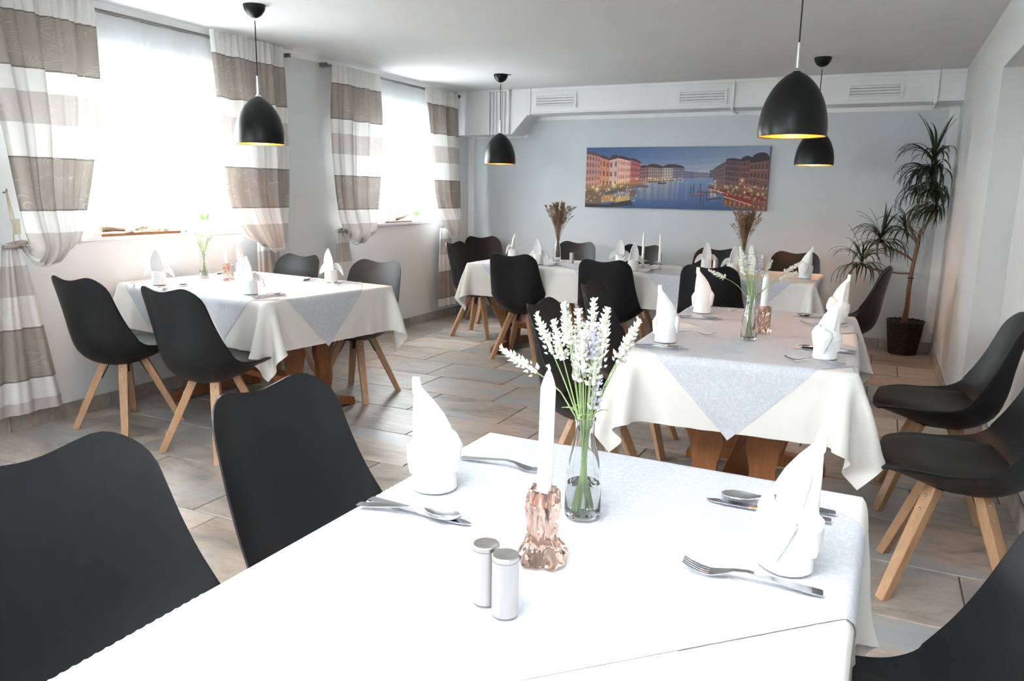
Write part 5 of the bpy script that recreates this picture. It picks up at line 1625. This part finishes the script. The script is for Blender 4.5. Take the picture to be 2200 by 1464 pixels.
# ================================================================ CANVAS PICTURE (flat print on a stretched canvas)
def canal_print(W, H):
    rg = np.random.default_rng(5)
    yy, xx = np.mgrid[0:H, 0:W]
    X = (xx + 0.5) / W; Y = (yy + 0.5) / H          # Y down
    img = np.zeros((H, W, 3))
    c = lambda *a: np.array(a, float)
    sky_l = c(44, 80, 132); sky_r = c(168, 172, 188); hor = c(186, 188, 200)
    t = np.clip(X * 0.75 + Y * 0.55, 0, 1)[..., None]
    img[:] = sky_l * (1 - t) + sky_r * t
    t2 = (np.clip((Y - 0.15) / 0.33, 0, 1) ** 1.5)[..., None]
    img[:] = img * (1 - 0.75 * t2) + hor * 0.75 * t2
    img += (6 * np.sin(Y * 70 + np.sin(X * 9) * 2) * np.exp(-((Y - 0.3) / 0.12) ** 2))[..., None]
    # water
    wm = Y > 0.485
    tw = np.clip((Y - 0.485) / 0.5, 0, 1)[..., None]
    water = c(120, 142, 178) * (1 - tw) + c(48, 78, 124) * tw
    water = water + (9 * np.sin(Y * 260 + 3 * np.sin(X * 40)))[..., None] * tw + rg.normal(0, 3, (H, W))[..., None]
    img[wm] = water[wm]
    def refl(x0, w, y0, y1, col, k):
        g = np.exp(-((X - x0 - 0.004 * np.sin(Y * 180)) / w) ** 2) * ((Y > y0) & (Y < y1)) * k * (1 - np.clip((Y - y0) / (y1 - y0), 0, 1) * 0.6)
        img[:] = img * (1 - g[..., None]) + col * g[..., None]
    for x0, w, k in ((0.33, 0.012, 0.6), (0.37, 0.014, 0.7), (0.41, 0.012, 0.5), (0.47, 0.015, 0.55), (0.505, 0.005, 0.6), (0.53, 0.004, 0.6), (0.58, 0.003, 0.5), (0.44, 0.01, 0.4), (0.72, 0.02, 0.5), (0.28, 0.02, 0.5)):
        refl(x0, w, 0.56, 0.86, c(214, 178, 140), k)
    def quad(x0, x1, yt0, yt1, yb0, yb1, col, rows=0, cols=0, wcol=c(40, 34, 40), roof=None, lit=0.0, shade=0.0):
        m = (X >= x0) & (X <= x1)
        s = np.clip((X - x0) / (x1 - x0), 0, 1)
        top = yt0 + (yt1 - yt0) * s; bot = yb0 + (yb1 - yb0) * s
        k = m & (Y >= top) & (Y <= bot)
        v = np.clip((Y - top) / np.maximum(bot - top, 1e-6), 0, 1)
        base = col[None, None] * (1 - shade * s[..., None]) + rg.normal(0, 4, (H, W))[..., None]
        glow = np.clip((v - 0.55) / 0.45, 0, 1)[..., None] * lit
        base = base * (1 - glow) + c(248, 196, 120) * glow
        img[k] = base[k]
        if rows:
            fr, fc = (v * rows) % 1.0, (s * cols) % 1.0
            wk = k & (fr > 0.30) & (fr < 0.80) & (fc > 0.30) & (fc < 0.68) & (v > 0.04)
            img[wk] = (img * 0.25 + wcol * 0.75)[wk]
            lk = k & (fr > 0.92)
            img[lk] = (img * 0.75 + c(230, 210, 190) * 0.25)[lk]
        if roof is not None:
            h = roof[0]
            rk = m & (Y < top) & (Y > top - h * np.sin(PI * np.clip(s, 0.02, 0.98)) ** 0.35)
            img[rk] = (roof[1][None, None] + rg.normal(0, 3, (H, W))[..., None])[rk]
    roofc = c(58, 44, 48)
    # far ends of the canal
    quad(0.55, 0.64, 0.385, 0.40, 0.50, 0.50, c(104, 104, 128), 3, 8, c(70, 70, 92))
    quad(0.62, 0.72, 0.40, 0.415, 0.50, 0.495, c(122, 118, 132), 2, 9, c(80, 78, 98))
    quad(0.70, 0.74, 0.37, 0.36, 0.49, 0.50, c(96, 92, 108), 3, 4)
    # left bank
    quad(0.455, 0.565, 0.315, 0.345, 0.53, 0.50, c(116, 110, 132), 4, 7, c(60, 58, 76), (0.05, roofc), 0.1)
    quad(0.43, 0.50, 0.33, 0.34, 0.55, 0.52, c(172, 158, 158), 4, 5, c(74, 64, 72), (0.03, roofc), 0.35)
    quad(0.355, 0.445, 0.325, 0.345, 0.56, 0.54, c(148, 124, 124), 4, 7, c(62, 50, 58), (0.06, roofc), 0.45)
    quad(0.315, 0.365, 0.335, 0.33, 0.58, 0.56, c(132, 92, 92), 4, 4, c(58, 42, 50), (0.04, roofc), 0.4)
    quad(0.255, 0.32, 0.20, 0.265, 0.62, 0.58, c(168, 88, 92), 4, 5, c(84, 48, 58), (0.04, roofc), 0.35)
    quad(0.185, 0.262, 0.175, 0.225, 0.68, 0.62, c(222, 170, 152), 4, 7, c(86, 58, 58), (0.05, roofc), 0.55)
    quad(0.135, 0.19, 0.215, 0.175, 0.66, 0.68, c(206, 168, 160), 3, 2, c(76, 54, 58), (0.07, roofc), 0.55)
    quad(0.075, 0.14, 0.16, 0.215, 0.66, 0.66, c(196, 128, 96), 3, 3, c(78, 46, 40), (0.05, roofc), 0.5)
    quad(0.0, 0.085, 0.10, 0.155, 0.70, 0.66, c(176, 124, 116), 5, 5, c(66, 44, 48), (0.05, c(70, 52, 56)), 0.35)
    # landing stage and boats on the left
    quad(0.0, 0.34, 0.645, 0.575, 0.75, 0.64, c(150, 112, 78), 1, 26, c(92, 66, 50), None, 0.3)
    quad(0.0, 0.30, 0.72, 0.64, 0.99, 0.80, c(108, 84, 66))
    quad(0.09, 0.22, 0.74, 0.69, 0.80, 0.74, c(72, 70, 76))
    quad(0.17, 0.265, 0.76, 0.71, 0.83, 0.79, c(128, 124, 140))
    quad(0.24, 0.305, 0.69, 0.645, 0.73, 0.69, c(112, 110, 130))
    quad(0.18, 0.265, 0.83, 0.79, 0.93, 0.87, c(196, 158, 96))
    quad(0.10, 0.17, 0.80, 0.78, 0.92, 0.90, c(170, 130, 82))
    quad(0.15, 0.28, 0.93, 0.86, 0.995, 0.95, c(44, 40, 46))
    quad(0.0, 0.15, 0.94, 0.95, 1.0, 1.0, c(40, 36, 38))
    quad(0.30, 0.37, 0.62, 0.62, 0.66, 0.66, c(92, 84, 92)); quad(0.42, 0.47, 0.575, 0.57, 0.60, 0.595, c(64, 62, 76))
    quad(0.36, 0.55, 0.555, 0.52, 0.58, 0.535, c(96, 78, 66))
    # right bank
    quad(0.72, 0.79, 0.36, 0.24, 0.58, 0.60, c(98, 80, 88), 5, 5, c(54, 44, 54), (0.02, roofc), 0.15)
    quad(0.78, 0.865, 0.22, 0.235, 0.62, 0.66, c(88, 62, 68), 5, 6, c(44, 32, 40), (0.04, c(40, 34, 40)), 0.15)
    quad(0.855, 0.915, 0.24, 0.22, 0.66, 0.70, c(104, 66, 64), 5, 4, c(46, 32, 38), (0.08, c(38, 32, 38)), 0.2)
    quad(0.905, 1.0, 0.26, 0.22, 0.72, 0.86, c(112, 74, 66), 4, 5, c(44, 30, 34), (0.14, c(34, 28, 34)), 0.3)
    quad(0.74, 1.0, 0.575, 0.68, 0.70, 0.90, c(120, 84, 62), 1, 22, c(70, 46, 42), None, 0.3)
    quad(0.70, 0.80, 0.60, 0.64, 0.69, 0.80, c(112, 88, 80)); quad(0.78, 1.0, 0.66, 0.80, 0.93, 1.0, c(104, 66, 50), 2, 9, c(190, 130, 70))
    quad(0.695, 0.80, 0.63, 0.695, 0.655, 0.735, c(118, 30, 36)); quad(0.70, 0.80, 0.657, 0.737, 0.668, 0.748, c(206, 176, 160)); quad(0.78, 0.925, 0.725, 0.83, 0.775, 0.90, c(128, 28, 34)); quad(0.78, 0.925, 0.777, 0.902, 0.79, 0.915, c(214, 182, 160)); quad(0.88, 0.995, 0.69, 0.81, 0.735, 0.85, c(108, 30, 36))
    quad(0.60, 0.68, 0.765, 0.76, 0.785, 0.79, c(120, 78, 60)); quad(0.64, 0.76, 0.70, 0.72, 0.73, 0.745, c(92, 70, 70)); quad(0.69, 0.77, 0.83, 0.80, 0.85, 0.82, c(52, 44, 52))
    for px, y0, y1 in ((0.605, 0.62, 0.75), (0.62, 0.60, 0.74), (0.66, 0.74, 0.92), (0.675, 0.76, 0.95), (0.69, 0.70, 0.86), (0.655, 0.58, 0.70)):
        k = (np.abs(X - px) < 0.0022) & (Y > y0) & (Y < y1); img[k] = c(50, 48, 66)
    img *= 1 + 0.10 * (rg.random((H, W, 1)) - 0.5)
    # lamps and lit windows
    pts = [(rg.uniform(0.0, 0.32), rg.uniform(0.62, 0.92), 0.006) for _ in range(46)] + [(rg.uniform(0.32, 0.56), rg.uniform(0.50, 0.56), 0.0045) for _ in range(40)] + [(rg.uniform(0.71, 1.0), rg.uniform(0.58, 0.80), 0.006) for _ in range(46)]
    pts += [(0.87, 0.53, 0.016), (0.845, 0.64, 0.011), (0.17, 0.63, 0.02), (0.07, 0.70, 0.02), (0.045, 0.66, 0.012), (0.30, 0.52, 0.009), (0.73, 0.55, 0.010)]
    for px, py, r in pts:
        g = np.exp(-(((X - px) * 3.0) ** 2 + (Y - py) ** 2) / (r * 2.0) ** 2)[..., None]
        img[:] = img * (1 - 0.85 * g) + c(255, 224, 160) * 0.85 * g
    return np.clip(img, 0, 255) / 255.0

def picture():
    x0, x1, z0, z1 = -2.755, -0.982, 1.184, 1.772
    yf = YB - 0.032
    e = empty('canvas_picture', ((x0 + x1) / 2, YB, (z0 + z1) / 2), 0, 'wide canvas photograph of an evening canal between lit houses', 'picture')
    w, h = (x1 - x0) / 2, (z1 - z0) / 2
    MB().bbox((-w, -0.0315, -h), (w, -0.001, h), 0.002).build('canvas', M['canvas_side'], e)
    W, H = 420, 140
    img = canal_print(W, H)
    lin = np.where(img <= 0.04045, img / 12.92, ((img + 0.055) / 1.055) ** 2.4)
    gx = np.linspace(-w, w, W + 1); gz = np.linspace(h, -h, H + 1)
    V = np.zeros((H + 1, W + 1, 3)); V[..., 0] = gx[None, :]; V[..., 1] = -0.032; V[..., 2] = gz[:, None]
    m, nt, b, out = new_mat('canal_print')
    at = N(nt, 'ShaderNodeVertexColor'); at.layer_name = 'print'
    nt.links.new(at.outputs['Color'], b.inputs['Base Color'])
    tcn = N(nt, 'ShaderNodeTexCoord'); nn = N(nt, 'ShaderNodeTexNoise', Scale=900.0)
    nt.links.new(tcn.outputs['Object'], nn.inputs['Vector'])
    bp = N(nt, 'ShaderNodeBump', Strength=0.1, Distance=0.001)
    nt.links.new(nn.outputs['Fac'], bp.inputs['Height']); nt.links.new(bp.outputs['Normal'], b.inputs['Normal'])
    b.inputs['Roughness'].default_value = 0.55
    me = grid_mesh('print', V, m, None, False, False)
    ca = me.color_attributes.new('print', 'FLOAT_COLOR', 'CORNER')
    colr = np.ones((H * W, 4, 4), dtype=np.float32)
    colr[..., :3] = lin.reshape(-1, 1, 3)
    ca.data.foreach_set('color', colr.ravel())
    # front faces towards the room
    link('print', me, e)
picture()

# ================================================================ DRACAENA IN A WICKER POT
def dracaena():
    px, py = 0.262, 7.325
    e = empty('potted_dracaena', (px, py, 0), 0, 'tall dracaena with drooping dark leaves in a wicker pot by the right corner', 'plant')
    Hb, R0, R1 = 0.285, 0.105, 0.142
    bk = MB()
    R = lambda z: R0 + (R1 - R0) * (z / Hb) ** 0.85
    bk.lathe([(0.0001, 0.004), (R0 - 0.006, 0.004), (R0 - 0.004, 0.02), (R1 - 0.008, Hb - 0.02), (R1 - 0.014, Hb - 0.02), (R0 - 0.012, 0.02), (0.0001, 0.014)], 40)
    pot = bk.build('wicker_pot', M['wicker'], e, True)
    wv = MB()
    rows, seg, stk = 24, 96, 32
    for r in range(rows):
        z = 0.006 + (Hb - 0.014) * r / (rows - 1)
        pts = []
        for k in range(seg + 1):
            a = 2 * PI * k / seg
            rr = R(z) + 0.0032 * math.sin(a * stk / 2 * 1.0 + (PI if r % 2 else 0))
            pts.append((rr * math.cos(a), rr * math.sin(a), z))
        wv.tube(pts, 0.0047, 5, False)
    for k in range(stk):
        a = 2 * PI * (k + 0.5) / stk
        wv.tube([(R(z) * math.cos(a), R(z) * math.sin(a), z) for z in (0.003, 0.1, 0.2, Hb)], 0.0036, 5)
    pts = []
    for k in range(73):
        a = 2 * PI * k / 72
        pts.append((R1 * math.cos(a), R1 * math.sin(a), Hb + 0.004 * math.sin(a * 18)))
    wv.tube(pts, 0.0085, 6, False)
    w = wv.build('weave', M['wicker'], pot, True); w['kind'] = 'stuff'
    MB().lathe([(0.0001, Hb - 0.035), (R1 - 0.018, Hb - 0.04), (0.0001, Hb - 0.034)], 30).build('soil', M['soil'], e, True)
    q = lambda x, y, z: (x - px, y - py, z)
    trunk = MB().tube([q(0.255, 7.325, 0.24), q(0.262, 7.31, 0.40), q(0.258, 7.29, 0.56), q(0.262, 7.26, 0.70), q(0.272, 7.24, 0.82), q(0.284, 7.22, 0.94), q(0.292, 7.20, 1.06)], [0.021, 0.019, 0.018, 0.017, 0.016, 0.016, 0.014], 10).build('trunk', M['bark'], e, True)
    branches = {
        'A': ([(0.284, 7.22, 0.94), (0.235, 7.20, 1.03), (0.195, 7.20, 1.12), (0.195, 7.20, 1.20), (0.235, 7.20, 1.26), (0.29, 7.19, 1.27), (0.325, 7.18, 1.33), (0.325, 7.17, 1.45), (0.325, 7.16, 1.63)], 0.009),
        'B': ([(0.292, 7.20, 1.06), (0.325, 7.20, 1.11), (0.365, 7.20, 1.17), (0.395, 7.19, 1.26), (0.385, 7.18, 1.30)], 0.009),
        'C': ([(0.270, 7.24, 0.80), (0.225, 7.22, 0.84), (0.13, 7.20, 0.89), (0.04, 7.18, 0.93), (0.0, 7.17, 0.985)], 0.009),
        'D': ([(0.284, 7.22, 0.94), (0.25, 7.25, 0.99), (0.20, 7.27, 1.03), (0.18, 7.27, 1.08)], 0.008),
        'E': ([(0.262, 7.26, 0.70), (0.17, 7.20, 0.70), (0.03, 7.13, 0.72), (-0.09, 7.10, 0.745), (-0.125, 7.10, 0.79)], 0.008),
    }
    for kx, (pts, r) in branches.items():
        MB().tube([q(*p) for p in pts], r, 8).build('branch', M['bark'], e, True)
    MB().tube([q(0.228, 7.30, 0.25), q(0.252, 7.285, 0.45), q(0.268, 7.27, 0.66)], 0.005, 6).build('support_stake', M['stake'], e, True)
    MB().tube([q(0.262 + 0.022 * math.cos(a), 7.262 + 0.022 * math.sin(a), 0.66) for a in [2 * PI * k / 12 for k in range(13)]], 0.004, 6, False).build('plant_tie', M['cord'], e, True)
    # leaf shapes: rise from the crown, arch over and hang
    def leaf_me(up, droop, seed):
        rg = random.Random(seed)
        n = 11; L = 0.36
        pts = []; p = Vector((0, 0, 0)); ang = up
        for i in range(n):
            pts.append(p.copy())
            p = p + Vector((math.cos(ang), 0, math.sin(ang))) * (L / (n - 1))
            ang -= droop * (0.5 + 1.2 * i / n) / n
            ang = max(ang, -1.50)
        v = []; f = []
        for i, c in enumerate(pts):
            t = i / (n - 1)
            w = 0.0115 * (0.55 + 0.9 * t) if t < 0.35 else 0.0106 * (1 - ((t - 0.35) / 0.65) ** 1.8)
            w = max(w, 0.0006)
            tg = (pts[min(i + 1, n - 1)] - pts[max(i - 1, 0)]).normalized(); nn = Vector((-tg.z, 0, tg.x))
            v += [c + Vector((0, -w, 0)) + nn * 0.0025, c - nn * 0.0006, c + Vector((0, w, 0)) + nn * 0.0025]
        for i in range(n - 1):
            o = i * 3
            f += [(o, o + 1, o + 4, o + 3), (o + 1, o + 2, o + 5, o + 4)]
        me = mesh_of('leaf', v, f, M['leaf'], True)
        return me, [Vector(p) for p in pts]
    shapes = {'u': [leaf_me(1.35, 0.6, 1), leaf_me(1.2, 1.3, 2)], 'm': [leaf_me(1.0, 2.3, 3), leaf_me(0.85, 2.8, 4), leaf_me(1.1, 2.9, 5)], 'd': [leaf_me(0.45, 3.0, 6), leaf_me(0.2, 2.6, 7), leaf_me(0.1, 2.8, 8)]}
    crowns = [((0.325, 7.16, 1.63), 56, 1.0, 0.18), ((0.340, 7.15, 1.47), 48, 1.0, 0.16), ((0.385, 7.17, 1.30), 64, 0.92, 0.12), ((0.0, 7.17, 0.985), 54, 0.88, 0.07), ((0.18, 7.26, 1.08), 28, 0.75, 0.05), ((-0.125, 7.10, 0.79), 48, 0.86, 0.06)]
    rg = random.Random(12)
    for ci, (c, n, s, span) in enumerate(crowns):
        for i in range(n):
            fr = i / n
            kind = 'u' if fr < 0.14 else ('m' if fr < 0.50 else 'd')
            if ci == 1: kind = 'm' if fr < 0.4 else 'd'
            for tr in range(30):
                me, pts = rg.choice(shapes[kind])
                az = rg.uniform(0, 2 * PI); sc_ = s * rg.uniform(0.78, 1.12)
                base = Vector((c[0], c[1], c[2] - span * (fr - 0.2) * 0.8))
                rot = Matrix.Rotation(az, 3, 'Z') @ Matrix.Rotation(rg.uniform(-0.25, 0.25), 3, 'X')
                ok = all((base + rot @ (p * sc_)).x < XR - 0.012 and (base + rot @ (p * sc_)).y < YB - 0.02 for p in pts)
                if ok: break
            if not ok: continue
            o = link('leaf', me, e, (base.x - px, base.y - py, base.z), tuple(rot.to_euler()), (sc_, sc_, sc_))
dracaena()
